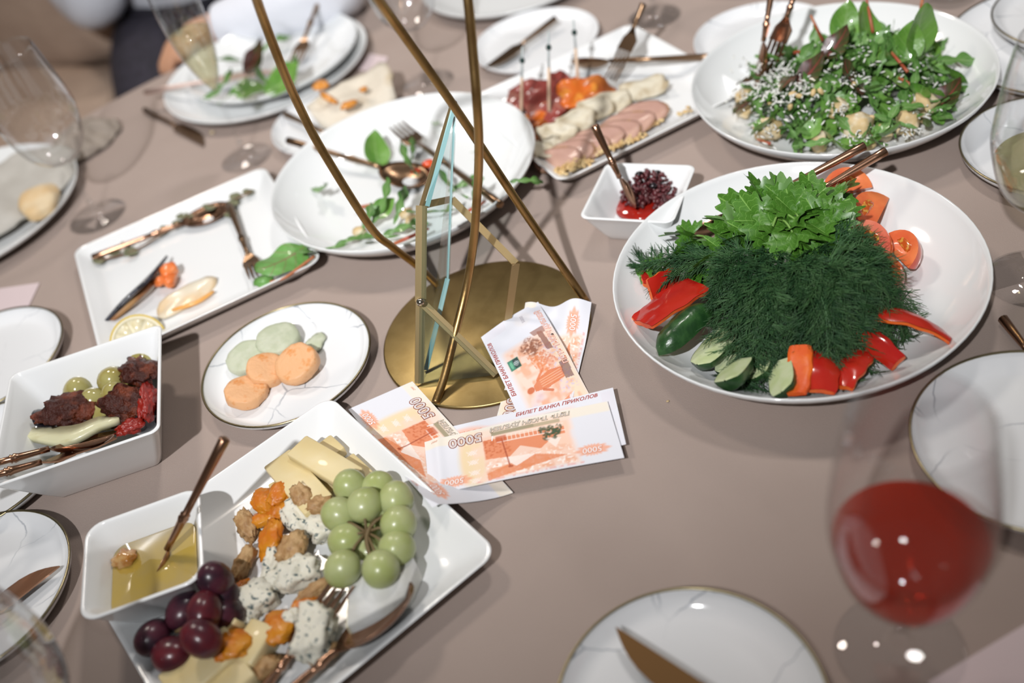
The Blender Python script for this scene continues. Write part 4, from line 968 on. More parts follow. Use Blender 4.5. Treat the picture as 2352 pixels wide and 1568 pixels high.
o = link('leaf_blade', mesh('leaf_blade', g[0], g[1], VEINL, True, g[2]), vl, rot=(R_(-18), R_(4), R_(-118)), loc=A(700, 566, .024) - A(640, 612, .018)); o.rotation_euler = (R_(-10), R_(6), R_(-152))
O = A(640, 612, .018)
part('red_stalk', tube(smooth_path([A(722, 588, .022) - O, A(690, 612, .021) - O, A(650, 640, .019) - O, A(610, 648, .017) - O], 4), [.0016] * 8 + [.0013] * 4 + [.0008], 6), STEMR, vl)
part('curled_tip', blob(.010, .008, .006, .35, 1.6, 9, 3), VEINL, vl, loc=A(606, 645, .018) - O)

# ------------------------------------------------------------ spread plate
GSP = pm('green_spread', (.52, .55, .42), .5, var=(.45, .49, .35), vscale=90, bump=(200, .3, .001), sss=.1)
OSP = pm('orange_spread', (.72, .40, .20), .5, var=(.66, .24, .05), vscale=110, vlo=.56, vhi=.72, bump=(170, .6, .0015), sss=.1)
def puck(r, h, seed):
    v, f = lathe([(0, h / 2), (r * .4, h / 2), (r * .75, h / 2), (r * .93, h * .47), (r, h * .36), (r * 1.02, 0), (r * 1.0, -h * .35), (r * .95, -h / 2), (r * .5, -h / 2), (0, -h / 2)], 40)
    out = []
    for x, y, z in v:
        k = 1 + .07 * noise.noise(Vector((x * 60, y * 60, seed))) + .05 * noise.noise(Vector((x * 190, y * 190, z * 160 + seed)))
        out.append(Vector((x * k, y * k, z * (1 + .12 * noise.noise(Vector((x * 90, y * 90, seed + 3)))))))
    return out, f
for i, (px, py, z, r, h, mat, rot, lab) in enumerate(((640, 783, .0135, .0215, .013, GSP, (.05, .06, .5), 'back green spread slice on the marble plate'), (566, 822, .012, .0195, .010, GSP, (.1, -.1, .2), 'left green spread slice on the marble plate'),
    (682, 836, .017, .0205, .012, OSP, (.18, -.16, .2), 'right orange spread slice on top of the others'), (612, 850, .0135, .0185, .012, OSP, (.2, .25, .3), 'middle orange spread slice on the marble plate'), (566, 900, .0120, .0195, .011, OSP, (.1, .15, .7), 'front orange spread slice on the marble plate'))):
    o = part('spread_slice', puck(r, h, i + 2), mat, None, loc=A(px, py, z), rot=rot); tag(o, lab, 'spread')
o = part('spread_smear', blob(.009, .0135, .0022, .4, 1.6, 5, 3), GSP, None, loc=A(726, 786, .0072), rot=(0, 0, -.4)); tag(o, 'thin smear of green spread right of the slices', 'spread')

# ------------------------------------------------------------ olive bowl
GOL = pm('green_olive', (.29, .24, .065), .16, var=(.36, .33, .13), vscale=28, coat=.5, sss=.08); BOL = pm('black_olive', (.012, .010, .014), .12, coat=.7)
DIMP = pm('olive_dimple', (.22, .17, .05), .4)
for i, (px, py, z, bl, lab) in enumerate(((272, 818, .037, 0, 'topmost green olive in the square bowl'), (328, 832, .030, 0, 'green olive behind the dried tomato at the right wall'), (258, 874, .034, 0, 'green olive second from the top in the bowl'), (180, 900, .028, 0, 'green olive at the left behind the dried tomato'),
    (218, 926, .027, 0, 'green olive in the middle between two dried tomatoes'), (268, 910, .029, 0, 'green olive beside the large dark dried tomato'), (306, 878, .027, 0, 'green olive half hidden below the upper dried tomato'), (246, 950, .022, 0, 'green olive above the pale wedge in the middle'),
    (92, 978, .024, 1, 'black olive above the pale wedge at left'), (88, 1012, .020, 1, 'black olive below the pale wedge at left'), (228, 958, .018, 1, 'black olive deep under the dried tomatoes'), (330, 958, .022, 1, 'black olive at the right wall of the bowl'))):
    o = part('olive', blob((.0160), .0137, .0134, .05, 1.2, i, 3), BOL if bl else GOL, None, loc=A(px, py, z), rot=(.3 * i, .2 + .3 * i, .5 + .9 * i)); tag(o, lab, 'olive')
    if not bl: part('dimple', blob(.0018, .0013, .0008, .3, 1, i, 2), DIMP, o, loc=(.005, .003, .0124))
DTOM = pm('dried_tomato', (.045, .009, .005), .36, var=(.17, .035, .012), vscale=75, vlo=.48, vhi=.70, spec=.35, bump=(220, 1.0, .004)); DTOMR = pm('dried_tomato_red', (.24, .012, .006), .25, coat=.25, bump=(160, .8, .003))
for i, (px, py, z, rx, ry, rz, yaw, mat, lab) in enumerate(((320, 850, .040, .014, .020, .007, .5, DTOM, 'dark dried tomato at the upper right of the bowl'), (162, 940, .036, .023, .015, .008, .15, DTOM, 'brown dried tomato at the left of the bowl'), (288, 932, .036, .020, .016, .009, -.2, DTOM, 'large dark dried tomato in the middle of the bowl'), (336, 922, .034, .008, .020, .009, .1, DTOMR, 'bright red dried tomato against the right wall'), (300, 980, .030, .012, .006, .005, .4, DTOMR, 'red dried tomato bit beside the spoon tip'))):
    o = part('dried_tomato', blob(rx, ry, rz, .45, 1.7, i + 4, 4, 0, .5), mat, None, loc=A(px, py, z), rot=(.25 * (i % 3), .2, yaw)); tag(o, lab, 'tomato')
o = part('artichoke_wedge', ribbon([A(22, 992, .034), A(90, 998, .034), A(165, 1000, .035), (A(225, 975, .036)), A(275, 966, .034)], [.004, .016, .028, .020, .002], .006, tilt=.25), pm('artichoke_flesh', (.58, .56, .36), .35, var=(.48, .44, .24), vscale=60, vlo=.55, vhi=.72, coat=.3, sss=.15), None); tag(o, 'pale pointed artichoke wedge across the front of the olive bowl', 'artichoke')

# ------------------------------------------------------------ honey dish
HONEY = pm('honey', (.43, .30, .055), .07, var=(.38, .28, .10), vscale=22, coat=.6, spec=.6)
o = part('honey', loft([rrect(.0265, .0265, .01, .0), rrect(.0335, .0335, .011, .0175), rrect(.0330, .0330, .011, .0182)]), HONEY, None, loc=(-.309, .507, .0132), rot=(0, 0, R_(5))); tag(o, 'pool of golden honey inside the square dip dish', 'honey')
WAL = pm('walnut', (.36, .20, .08), .5, var=(.50, .32, .15), vscale=110, bump=(140, .8, .003)); APR = pm('dried_apricot', (.56, .15, .006), .42, var=(.60, .24, .012), vscale=45, coat=.15, bump=(120, .5, .002), sss=.15)
YCH = pm('yellow_cheese', (.70, .56, .28), .42, var=(.72, .60, .34), vscale=30, coat=.15, sss=.15)
BLUE = pm('blue_cheese', (.72, .69, .58), .6, var=(.10, .14, .14), vscale=210, vlo=.575, vhi=.64, bump=(120, .5, .002), sss=.1)
BRIE = pm('brie_rind', (.76, .76, .74), .6, var=(.70, .69, .64), vscale=40, bump=(90, .4, .002)); BRIEIN = pm('brie_inside', (.72, .66, .46), .4)
o = part('walnut_piece', blob(.009, .007, .005, .4, 2, 3, 3, 0, .5), pm('honeyed_walnut', (.60, .36, .14), .2, var=(.45, .18, .03), vscale=150, coat=.6), None, loc=A(286, 1283, .032)); tag(o, 'pale walnut piece floating in the honey', 'walnut')

# ------------------------------------------------------------ cheese platter
def bar(name, label, p0, p1, w, h, mat, cat, rnd=.25):
    P0, P1 = Vector(p0), Vector(p1); L = (P1 - P0).length
    g = loft([[(x, y, z) for x, y, z in rr] for rr in [[(xx, a, b) for a, b, _ in rrect(w / 2 * k, h / 2 * k, min(w, h) * .12, 0, 2)] for xx, k in ((0, .93), (.001, 1), (L * .5, 1.02), (L - .001, 1), (L, .93))]])
    o = part(name, g, mat, None, mw=frame(p0, p1)); return tag(o, label, cat)
bar('cheese_stick', 'long cheese stick at the front of the yellow pile', A(640, 1058, .022), A(735, 1165, .024), .026, .008, YCH, 'cheese')
bar('cheese_stick', 'wide cheese stick on top beside the grapes', A(685, 1028, .028), A(815, 1105, .026), .023, .009, YCH, 'cheese')
bar('cheese_stick', 'short cheese stick at the back of the yellow pile', A(740, 1022, .014), A(772, 1052, .014), .021, .009, YCH, 'cheese')
bar('cheese_stick', 'cheese stick tucked behind the green grapes', A(795, 1062, .014), A(840, 1105, .014), .018, .009, YCH, 'cheese')
bar('cheese_stick', 'cheese stick under the pile at the left', A(625, 1135, .012), A(720, 1090, .012), .018, .008, YCH, 'cheese')
bar('cheese_stick', 'cheese stick lowest in the middle of the pile', A(690, 1085, .014), A(760, 1140, .014), .014, .008, YCH, 'cheese')
bar('cheese_block', 'large yellow cheese block under the dark grapes', A(400, 1600, .014), A(545, 1470, .018), .034, .020, YCH, 'cheese')
bar('cheese_block', 'yellow cheese block beside the lowest apricot', A(560, 1530, .014), A(615, 1440, .016), .022, .018, YCH, 'cheese')
bar('cheese_block', 'small yellow cheese block behind the dark grapes', A(510, 1450, .018), A(545, 1415, .022), .016, .012, YCH, 'cheese')
bar('cheese_block', 'yellow cheese block cut by the lower edge of the photo', A(480, 1610, .012), A(575, 1530, .014), .030, .018, YCH, 'cheese')
for i, (px, py, z, rx, ry, rz, yaw, lab) in enumerate(((612, 1150, .018, .011, .013, .008, .3, 'dried apricot left at the top of the apricot group'), (648, 1128, .024, .013, .008, .006, .9, 'dried apricot rolled against the cheese stick'), (608, 1190, .014, .011, .008, .006, -.2, 'darker dried apricot beside the walnut'), (640, 1165, .018, .011, .009, .006, .9, 'dried apricot between the others'), (622, 1240, .016, .0095, .0145, .007, -.4, 'long dried apricot above the walnut halves'),
    (638, 1440, .020, .012, .0135, .007, .3, 'ring shaped dried apricot in front of the blue cheese'), (535, 1480, .024, .013, .0125, .008, .5, 'dried apricot on the large cheese block'), (705, 1390, .018, .011, .008, .006, .6, 'dried apricot beside the fork tines'), (548, 1358, .014, .010, .005, .005, .8, 'small dried apricot behind the dark grapes'), (672, 1420, .014, .010, .008, .005, .4, 'dried apricot under the blue cheese crumbs'))):
    o = part('dried_apricot', blob(rx * 1.05, ry * 1.05, rz * .8, .22, 1.5, i + 2, 4, 0, .32), APR, None, loc=A(px, py, z - .001), rot=(.3 * math.sin(i * 2), .3 * math.cos(i), yaw)); tag(o, lab, 'apricot')
for i, (px, py, z, rx, ry, rz, yaw, lab) in enumerate(((566, 1205, .013, .007, .013, .006, .3, 'walnut half alone at the left of the apricots'), (560, 1292, .013, .006, .014, .006, -.5, 'walnut half nearest the honey dish'), (672, 1262, .020, .010, .013, .007, -.5, 'walnut half in the middle over the blue cheese'), (695, 1140, .026, .008, .011, .006, .4, 'walnut half on the yellow cheese stick'), (738, 1160, .024, .010, .007, .006, .2, 'dark walnut piece beside the green grapes'), (715, 1175, .018, .009, .006, .006, .2, 'walnut piece on the upper blue cheese'), (728, 1352, .018, .015, .0055, .005, .45, 'long walnut piece above the fork tines'), (612, 1532, .012, .011, .007, .006, .6, 'walnut piece at the lower edge by the fork handle'), (745, 1500, .012, .010, .006, .005, .5, 'walnut piece under the spoon neck'))):
    o = part('walnut_half', blob(rx, ry, rz, .3, 1.8, i + 12, 4, 0, .42), WAL, None, loc=A(px, py, z), rot=(.2, .2, yaw)); tag(o, lab, 'walnut')
for i, (px, py, z, rx, ry, rz, yaw, bx, lab) in enumerate(((690, 1192, .017, .012, .018, .010, .35, .6, 'tall blue cheese piece below the upper walnut'), (742, 1212, .014, .012, .012, .009, .3, .5, 'blue cheese piece beside the green grapes'), (625, 1292, .014, .007, .012, .008, -.3, .3, 'small blue cheese piece with dark veins under the walnut'), (684, 1318, .016, .017, .013, .011, .3, .35, 'crumbly blue cheese piece in the middle of the platter'), (640, 1330, .013, .010, .009, .008, .7, .3, 'blue cheese crumb left of the middle piece'), (592, 1372, .015, .014, .013, .010, .4, .4, 'blue cheese piece beside the dark grapes'), (575, 1398, .012, .009, .010, .008, .1, .3, 'blue cheese piece lowest beside the dark grapes'),
    (722, 1452, .022, .014, .020, .012, -.35, .7, 'large blue cheese wedge over the fork'), (672, 1418, .020, .007, .006, .006, .1, .2, 'white cheese crumb on the apricots'), (620, 1320, .012, .006, .006, .005, .1, .2, 'white cheese crumb behind the middle blue cheese'), (560, 1425, .012, .006, .007, .005, .3, .2, 'white cheese crumb near the small cheese block'))):
    o = part('blue_cheese_piece', blob(rx, ry, rz, .34, 1.9, i + 31, 4, bx, .22), BLUE, None, loc=A(px, py, z), rot=(.15, .1, yaw)); tag(o, lab, 'cheese')
bw = thing('brie_wedge', 'white rind brie wedge between the green grapes and the spoon', 'cheese', A(880, 1345, .006))
O = A(880, 1345, .006)
ow = [(A(x, y, .006) - O) for x, y in ((815, 1470), (822, 1310), (900, 1275), (955, 1290), (972, 1330), (945, 1400))]
part('rind', poly_prism([(p.x, p.y) for p in ow], 0, .019, .02), BRIE, bw)
ww = [(p.x, p.y) for p in (ow[0], ow[1])]
part('cut_face', ([(ow[0].x - .0006, ow[0].y, .001), (ow[1].x - .0006, ow[1].y, .001), (ow[1].x - .0006, ow[1].y, .0175), (ow[0].x - .0006, ow[0].y, .0175), (ow[0].x + .001, ow[0].y, .001), (ow[1].x + .001, ow[1].y, .001), (ow[1].x + .001, ow[1].y, .0175), (ow[0].x + .001, ow[0].y, .0175)], [(0, 1, 2, 3), (7, 6, 5, 4), (0, 4, 5, 1), (3, 2, 6, 7), (1, 5, 6, 2), (0, 3, 7, 4)]), BRIEIN, bw, smooth=False)
GGR = pm('green_grape', (.36, .41, .15), .3, var=(.42, .46, .22), vscale=40, coat=.1, sss=.3); DGR = pm('dark_grape', (.022, .008, .016), .3, var=(.07, .016, .028), vscale=60, coat=.08)
DGR2 = pm('red_grape', (.11, .012, .018), .28, var=(.06, .012, .02), vscale=60, coat=.1)
GST = pm('grape_stem', (.16, .11, .05), .6)
gb = thing('green_grape_bunch', 'bunch of green grapes on the cheese platter', 'grapes', A(845, 1220, .012)); O = A(845, 1220, .012)
GG = [(805, 1117, .030), (868, 1122, .026), (838, 1160, .038), (910, 1146, .032), (780, 1182, .034), (916, 1202, .034), (796, 1242, .028), (912, 1258, .030), (787, 1306, .034), (875, 1306, .034), (846, 1215, .016), (850, 1268, .018), (870, 1180, .022)]
for k, (px, py, z) in enumerate(GG):
    part('grape', blob(.0136, .0136, .0145, .04, 1, k, 3), GGR, gb, loc=A(px, py, z) - O, rot=(.5 * k, .8 * k, k))
C0 = A(842, 1222, .034) - O
ms_ = part('main_stem', tube(smooth_path([A(865, 1190, .032) - O, A(848, 1215, .036) - O, A(842, 1240, .035) - O, A(850, 1275, .032) - O], 4), [.0017] * 13, 6), GST, gb)
for px, py, z in ((838, 1172, .04), (800, 1200, .036), (815, 1232, .034), (880, 1185, .036), (888, 1212, .035), (885, 1248, .034), (805, 1275, .034), (868, 1282, .034)):
    p = A(px, py, z) - O; part('stalk', tube([C0, C0.lerp(p, .6) + Vector((0, 0, .002)), p], [.0012, .001, .0017], 6), GST, ms_)
dg = thing('dark_grape_bunch', 'bunch of dark red grapes beside the honey dish', 'grapes', A(440, 1430, .010)); O = A(440, 1430, .010)
for k, (px, py, z, m) in enumerate(((494, 1332, .040, 0), (508, 1376, .026, 0), (425, 1402, .030, 0), (470, 1404, .038, 1), (463, 1466, .042, 1), (355, 1464, .026, 0), (396, 1504, .024, 1), (520, 1412, .022, 0))):
    part('grape', blob(.0130, .0132, .0158, .05, 1, k, 3), DGR2 if m else DGR, dg, loc=A(px, py, z) - O, rot=(.5 * k, .8 * k, k))
part('main_stem', tube(smooth_path([A(405, 1450, .028) - O, A(425, 1440, .034) - O, A(470, 1400, .030) - O], 4), .0016, 6), GST, dg)

# ------------------------------------------------------------ far plates: bread, leftovers, napkin
BREAD = pm('flatbread', (.64, .58, .48), .75, var=(.52, .42, .28), vscale=26, vlo=.58, vhi=.75, bump=(70, .5, .003))
SAUCE = pm('orange_sauce', (.62, .24, .03), .3, coat=.4)
o = part('flatbread', sheet(.060, .038, wavy(3, .016, .2, .004, .3), th=.004), BREAD, None, loc=A(812, 222, .026), rot=(R_(10), R_(-6), R_(18))); tag(o, 'torn white flatbread with orange sauce on the side plate', 'bread')
for k, (px, py, rx, ry, yaw) in enumerate(((738, 195, .012, .010, .3), (755, 225, .005, .017, .6), (800, 240, .012, .007, .4), (835, 205, .006, .004, 0))):
    part('sauce_spot', blob(rx, ry, .003, .4, 1.6, k, 2), SAUCE, None, loc=A(px, py, .036), rot=(.2, 0, yaw))
for q in [x for x in bpy.data.objects if x.name.startswith('sauce_spot')]:
    mw = Matrix.LocRotScale(q.location, q.rotation_euler, None); pm_ = Matrix.LocRotScale(o.location, o.rotation_euler, None); q.parent = o; q.matrix_basis = pm_.inverted() @ mw
for i, (me, px, py, z, yaw, tilt, roll, sc, lab) in enumerate(((SP[0], 610, 215, .026, 10, .1, .4, 1.3, 'large green leaf at the front of the leftover plate'), (SP[1], 545, 222, .028, 20, .2, .3, 1.1, 'green leaf at the front of the leftover plate behind the flute'), (RU[0], 460, 232, .024, 5, .1, .4, 1.2, 'green leaf at the left rim of the leftover plate'), (RU[1], 590, 125, .026, 25, .3, .4, 1.2, 'green leaf at the back of the leftover plate'), (SP[3], 555, 140, .026, 200, .3, .4, 1.1, 'dark leaf near the flute on the leftover plate'), (RU[2], 660, 195, .026, 40, .3, .3, 1.0, 'small leaf at the right of the leftover heap'), (SP[2], 640, 205, .03, 160, .3, .3, 1.0, 'curled leaf on the front heap of the leftover plate'), (RE[0], 560, 170, .026, 30, .2, .3, 1.2, 'brown leaf in the middle of the leftover plate'), (RU[3], 500, 240, .024, 30, .1, .2, 1.0, 'thin leaf beside the flute stem on the leftover plate'))):
    leafthing(me, 'leftover_leaf', lab, 'leaf', None, spin(A(px, py, z), R_(yaw), tilt, roll, sc))
NAPM = pm('grey_linen', (.48, .46, .42), .85, var=(.44, .42, .38), vscale=40, bump=(700, .3, .001))
def cloth_heap(cx, cy, L, Wd, z0, hgt, seed, yaw, nx=34, ny=34):
    v, f = [], []
    for i in range(nx + 1):
        for j in range(ny + 1):
            u, w = i / nx * 2 - 1, j / ny * 2 - 1
            e = 1 + .12 * noise.noise(Vector((u * 2, w * 2, seed)))
            z = z0 + hgt * (1 - max(abs(u), abs(w)) ** 3) * (.55 + .7 * noise.noise(Vector((u * 1.8 + 4, w * .8, seed)))) + hgt * .25 * noise.noise(Vector((u * 4, w * 2.5, seed + 5)))
            v.append((u * math.sqrt(1 - w * w / 2) * L * e * 1.1, w * math.sqrt(1 - u * u / 2) * Wd * e * 1.1, max(z, z0)))
    for i in range(nx):
        for j in range(ny):
            a = i * (ny + 1) + j; f.append((a, a + ny + 1, a + ny + 2, a + 1))
    return v, f
def heap(name, label, cat, px, py, zp, *a, mat=NAPM):
    o = part(name, cloth_heap(0, 0, *a), mat, None, loc=A(px, py, zp), rot=(0, 0, a[5])); md = o.modifiers.new('thickness', 'SOLIDIFY'); md.thickness = .002; md.offset = 1; return tag(o, label, cat)
heap('linen_napkin', 'grey linen napkin lying on the dinner plate at far left', 'napkin', -15, 470, .012, .115, .085, .004, .022, 3, .75)
heap('linen_napkin', 'crumpled taupe napkin behind the empty glass at left', 'napkin', 205, 330, .0, .052, .036, .002, .034, 12, 1.1, mat=pm('taupe_linen', (.33, .28, .235), .85, bump=(700, .3, .001)))
o = part('bread_piece', blob(.026, .042, .012, .25, 1.3, 4, 3, .3), pm('bread_crust', (.66, .47, .25), .6, var=(.70, .56, .36), vscale=30), None, loc=A(92, 462, .022), rot=(0, 0, .2)); tag(o, 'pale bread piece beside the grey napkin', 'bread')
PINK = pm('pink_card_paper', (.64, .53, .54), .6); INKM = pm('grey_print', (.42, .34, .38), .6)
def card(label, pts, lines=0):
    P = [A(x, y, .0006) for x, y in pts]; c = sum(P, Vector()) / len(P); n = len(P)
    o = part('menu_card', ([p - c for p in P] + [p - c + Vector((0, 0, .0008)) for p in P], [tuple(range(n))[::-1], tuple(range(n, 2 * n))] + [(i, (i + 1) % n, (i + 1) % n + n, i + n) for i in range(n)]), PINK, None, loc=c, smooth=False); tag(o, label, 'card')
    for k in range(lines):
        a, b = P[0].lerp(P[3], .3 + .1 * k), P[1].lerp(P[2], .3 + .1 * k); s0, s1 = a.lerp(b, .15) - c, a.lerp(b, .75) - c; w = (P[3] - P[0]).normalized() * .0014; up = Vector((0, 0, .0010))
        part('print_line', ([s0 + up, s1 + up, s1 + w + up, s0 + w + up], [(0, 1, 2, 3)]), INKM, o, smooth=False)
card('pale pink card at the left edge above the marble plate', ((-60, 672), (92, 650), (40, 760), (-110, 790)))
card('pale pink card in the near right corner below the red wine', ((2130, 1568), (2370, 1425), (2500, 1540), (2260, 1700)))
card('small pale pink card tucked behind the flatbread', ((822, 160), (848, 124), (892, 132), (872, 170)))
o = part('crumb', blob(.0016, .001, .0008, .4, 1.6, 1, 1), CROUT, None, loc=A(1534, 921, .0012)); tag(o, 'tiny pale crumb on the bare cloth left of the vegetable plate', 'crumb')
o = part('crumb', blob(.004, .003, .002, .4, 1.6, 2, 1), CROUT, None, loc=A(487, 304, .002)); tag(o, 'tan crumb on the cloth beside the dark butter knife', 'crumb')
# ------------------------------------------------------------ banknotes
BW, BH = .157, .0645
PRINTM = bpy.data.materials.new('banknote_print'); PRINTM.use_nodes = True
_n = PRINTM.node_tree.nodes; _at = _n.new('ShaderNodeAttribute'); _at.attribute_name = 'print'
PRINTM.node_tree.links.new(_at.outputs['Color'], _n['Principled BSDF'].inputs['Base Color']); _n['Principled BSDF'].inputs['Roughness'].default_value = .5
NX, NY = 262, 108
_rng = np.random.default_rng(3)
def vnoise(fx, fy, seed=0):
    r = np.random.default_rng(seed); gx, gy = int(fx) + 2, int(fy) + 2; g = r.random((gy, gx))
    u = np.linspace(0, fx, NX); w = np.linspace(0, fy, NY); iu = u.astype(int); iw = w.astype(int); fu, fw = u - iu, w - iw
    fu = fu * fu * (3 - 2 * fu); fw = fw * fw * (3 - 2 * fw)
    a = g[np.ix_(iw, iu)] * (1 - fu) + g[np.ix_(iw, iu + 1)] * fu; b = g[np.ix_(iw + 1, iu)] * (1 - fu) + g[np.ix_(iw + 1, iu + 1)] * fu
    return a * (1 - fw)[:, None] + b * fw[:, None]
U, V = np.meshgrid(np.linspace(0, 157, NX), np.linspace(0, 64.5, NY))
def srgb(h): return np.array(lin(h)[:3])
def ell(cx, cy, rx, ry, soft=.15): return np.clip((1 + soft - np.hypot((U - cx) / rx, (V - cy) / ry)) / soft, 0, 1)
def box(x0, x1, y0, y1, s=.8): return np.clip((U - x0) / s + .5, 0, 1) * np.clip((x1 - U) / s + .5, 0, 1) * np.clip((V - y0) / s + .5, 0, 1) * np.clip((y1 - V) / s + .5, 0, 1)
def seg(x0, y0, x1, y1, w):
    dx, dy = x1 - x0, y1 - y0; t = np.clip(((U - x0) * dx + (V - y0) * dy) / (dx * dx + dy * dy), 0, 1)
    return np.clip((w - np.hypot(U - x0 - t * dx, V - y0 - t * dy)) / .6 + .5, 0, 1)
def polym(pts):
    m = np.zeros_like(U, bool); n = len(pts)
    for i in range(n):
        (xa, ya), (xb, yb) = pts[i], pts[(i + 1) % n]
        c = ((ya > V) != (yb > V)) & (U < (xb - xa) * (V - ya) / ((yb - ya) if yb != ya else 1e-9) + xa); m ^= c
    return m.astype(float)
def mixin(img, mask, hexc, k=1.0): return img * (1 - (mask * k)[..., None]) + srgb(hexc) * (mask * k)[..., None]
def knot(img, cx, cy, s, c='#f3e6e0'):
    for d in (-1, 0, 1):
        img = mixin(img, seg(cx + d * s - s, cy - s, cx + d * s + s * .6, cy + s, .45), c, .8); img = mixin(img, seg(cx + d * s + s, cy - s, cx + d * s - s * .6, cy + s, .45), c, .8)
    return img
def city_print():
    n1, n2, n3 = vnoise(40, 18, 1), vnoise(90, 40, 2), vnoise(14, 7, 4)
    img = np.ones((NY, NX, 3)) * srgb('#dedfe6')
    img = mixin(img, box(0, 157, 0, 11, 2), '#ece2cf', .8)                                                        # beige bottom strip
    col = box(108, 128, 9, 62, 3); img = mixin(img, col, '#f1cfc2', .9); img = mixin(img, ell(118, 36, 8, 22, .8), '#e8d3a0', .75)
    img = mixin(img, box(33, 158 - 40, 4, 62, 4) * np.clip(n3 * 1.5, .3, 1), '#f3d3c0', .8)
    pic = box(36, 108, 12, 60, 3); img = mixin(img, pic, '#f2c6ab', .75)
    img = mixin(img, pic * np.clip((n1 - .5) * 4, 0, 1) * np.clip((V - 30) / 20, 0, 1), '#e39a6f', .7)              # water
    img = mixin(img, pic * np.clip((n2 - .62) * 6, 0, 1) * np.clip((V - 36) / 10, 0, 1), '#f7efe8', .9)
    bank = polym([(42, 50), (108, 62), (108, 54), (70, 42)]); img = mixin(img, bank, '#df8350', .85)
    br = polym([(40, 18), (108, 16), (108, 38), (88, 40), (78, 30), (62, 38), (48, 26), (40, 26)]); img = mixin(img, br * pic, '#dd7a45', .85 )
    img = mixin(img, polym([(94, 40), (66, 42), (84, 52)]), '#f4e6dd', .9); img = mixin(img, polym([(58, 27), (44, 30), (50, 40)]), '#f4e6dd', .8)
    img = mixin(img, pic * np.clip((n2 - .5) * 5, 0, 1) * box(86, 108, 16, 36, 2), '#c9622f', .7)
    for k in range(14): img = mixin(img, seg(44 + k * 3.6, 15, 44 + k * 3.6, 21, .35), '#f6e4d6', .8)
    img = mixin(img, seg(40, 22.5, 96, 21, .5), '#f8e9de', .9); img = mixin(img, seg(40, 14.5, 100, 14, .4), '#f8e9de', .8)
    img = mixin(img, seg(92, 18, 89, 50, .6), '#a4401a', .9); img = mixin(img, box(88, 97, 14, 21, 1.5), '#c0562a', .8); img = mixin(img, ell(88.5, 51, 2, 1.2), '#a4401a', .8)
    for k in range(9): img = mixin(img, ell(44 + k * 1.7, 18 + (k % 4) * 2.8, 2.0 + (k % 3) * .5, 3.4, .5) * np.clip(n2 * 2.2 - .3, 0, 1), '#2f4a2c', .9)   # dark trees
    band = box(42, 100, 8.5, 12.5, .8); img = mixin(img, band, '#a79a78', .8); img = mixin(img, box(64, 100, 8, 12, 1), '#8c8468', .6)
    for cy in (14, 27, 38, 50, 59): img = knot(img, 118, cy, 2.2)
    for cx, cy in ((135, 55), (22, 50)):
        rr = np.hypot((U - cx) / 15, (V - cy) / 6.5); ang = np.arctan2(V - cy, U - cx); img = mixin(img, np.clip((1 + .10 * np.cos(ang * 16) - rr) * 4, 0, 1), '#eba27e', .85)
    img = mixin(img, box(30, 118, 60.5, 62.5, .5) * (n2 > .45), '#e59b93', .6)
    return img
def statue_print():
    n1, n2, n3 = vnoise(44, 18, 11), vnoise(100, 42, 12), vnoise(16, 8, 14)
    img = np.ones((NY, NX, 3)) * srgb('#dfe0e8')
    img = mixin(img, box(20, 122, 0, 54, 6), '#f0cdb8', .85); img = mixin(img, box(20, 110, 0, 12, 4), '#ecdcb8', .5)
    img = mixin(img, box(24, 118, 6, 50, 5) * np.clip((n1 - .35) * 2.4, 0, 1), '#e5a27c', .75)
    img = mixin(img, box(50, 110, 4, 20, 5) * np.clip((n2 - .5) * 5, 0, 1), '#cdbfd6', .7); img = mixin(img, box(30, 70, 36, 56, 5) * np.clip((n3 - .4) * 3, 0, 1), '#d8d0e0', .8)
    img = mixin(img, polym([(76, 30), (104, 36), (100, 18), (82, 10)]) * np.clip(n2 * 1.8 - .3, 0, 1), '#dc7a3c', .8)
    for cx, cy, rx in ((110, 22, 6), (116, 27, 6), (106, 28, 5), (113, 33, 5)): img = mixin(img, ell(cx, cy, rx, rx * .8, .5) * np.clip(n2 * 1.9 - .25, 0, 1), '#97604a', .9)
    img = mixin(img, polym([(96, 9), (122, 11), (124, 16), (98, 15)]), '#8f5f52', .85); img = mixin(img, polym([(119, 8), (127, 8), (127, 22), (121, 20)]), '#9c6a5a', .8)
    # figure on a plinth: robe, shoulders, head, raised arm
    fig = polym([(64, 12), (74, 10), (78, 22), (76, 34), (72, 41), (66, 41), (63, 30)]); img = mixin(img, fig, '#d6743f', .9); img = mixin(img, ell(69.5, 45, 2.6, 3.2, .3), '#c96535', .95)
    img = mixin(img, seg(75, 36, 82, 27, 1.2), '#d6743f', .9); img = mixin(img, seg(64, 34, 59, 27, 1.2), '#c96535', .9)
    for k in range(4): img = mixin(img, seg(66 + k * 2.4, 13, 67 + k * 2.2, 34, .3), '#f3c4a2', .8)
    img = mixin(img, polym([(60, 4), (80, 3), (79, 11), (62, 12)]), '#7a5048', .8)
    img = mixin(img, box(97, 110, 42.5, 53.5, .8), '#1f7f68', .95); img = mixin(img, box(97.8, 109.2, 43, 48.5, .8), '#26383c', .95)   # green emblem window
    img = mixin(img, ell(103.4, 46, 2.8, 2.3, .3) * (np.abs(np.sin(U * 3.2)) > .5), '#b9c6c6', .9); img = mixin(img, ell(103.4, 50.8, 4, 1.2, .3), '#7cc9a4', .6)
    img = mixin(img, ell(146, 22, 6, 7, .5), '#e0dde0', .8); img = mixin(img, ell(30, 50, 15, 7, .6), '#f0b497', .7)
    for cy in (8, 20, 32): img = knot(img, 32, cy, 2.2)
    img = mixin(img, box(146, 156, 40, 62, .5) * (np.sin(V * 5.2) > 0), '#dcd6df', .8)
    return img
CITY, STAT = city_print(), statue_print()
_tx = {}
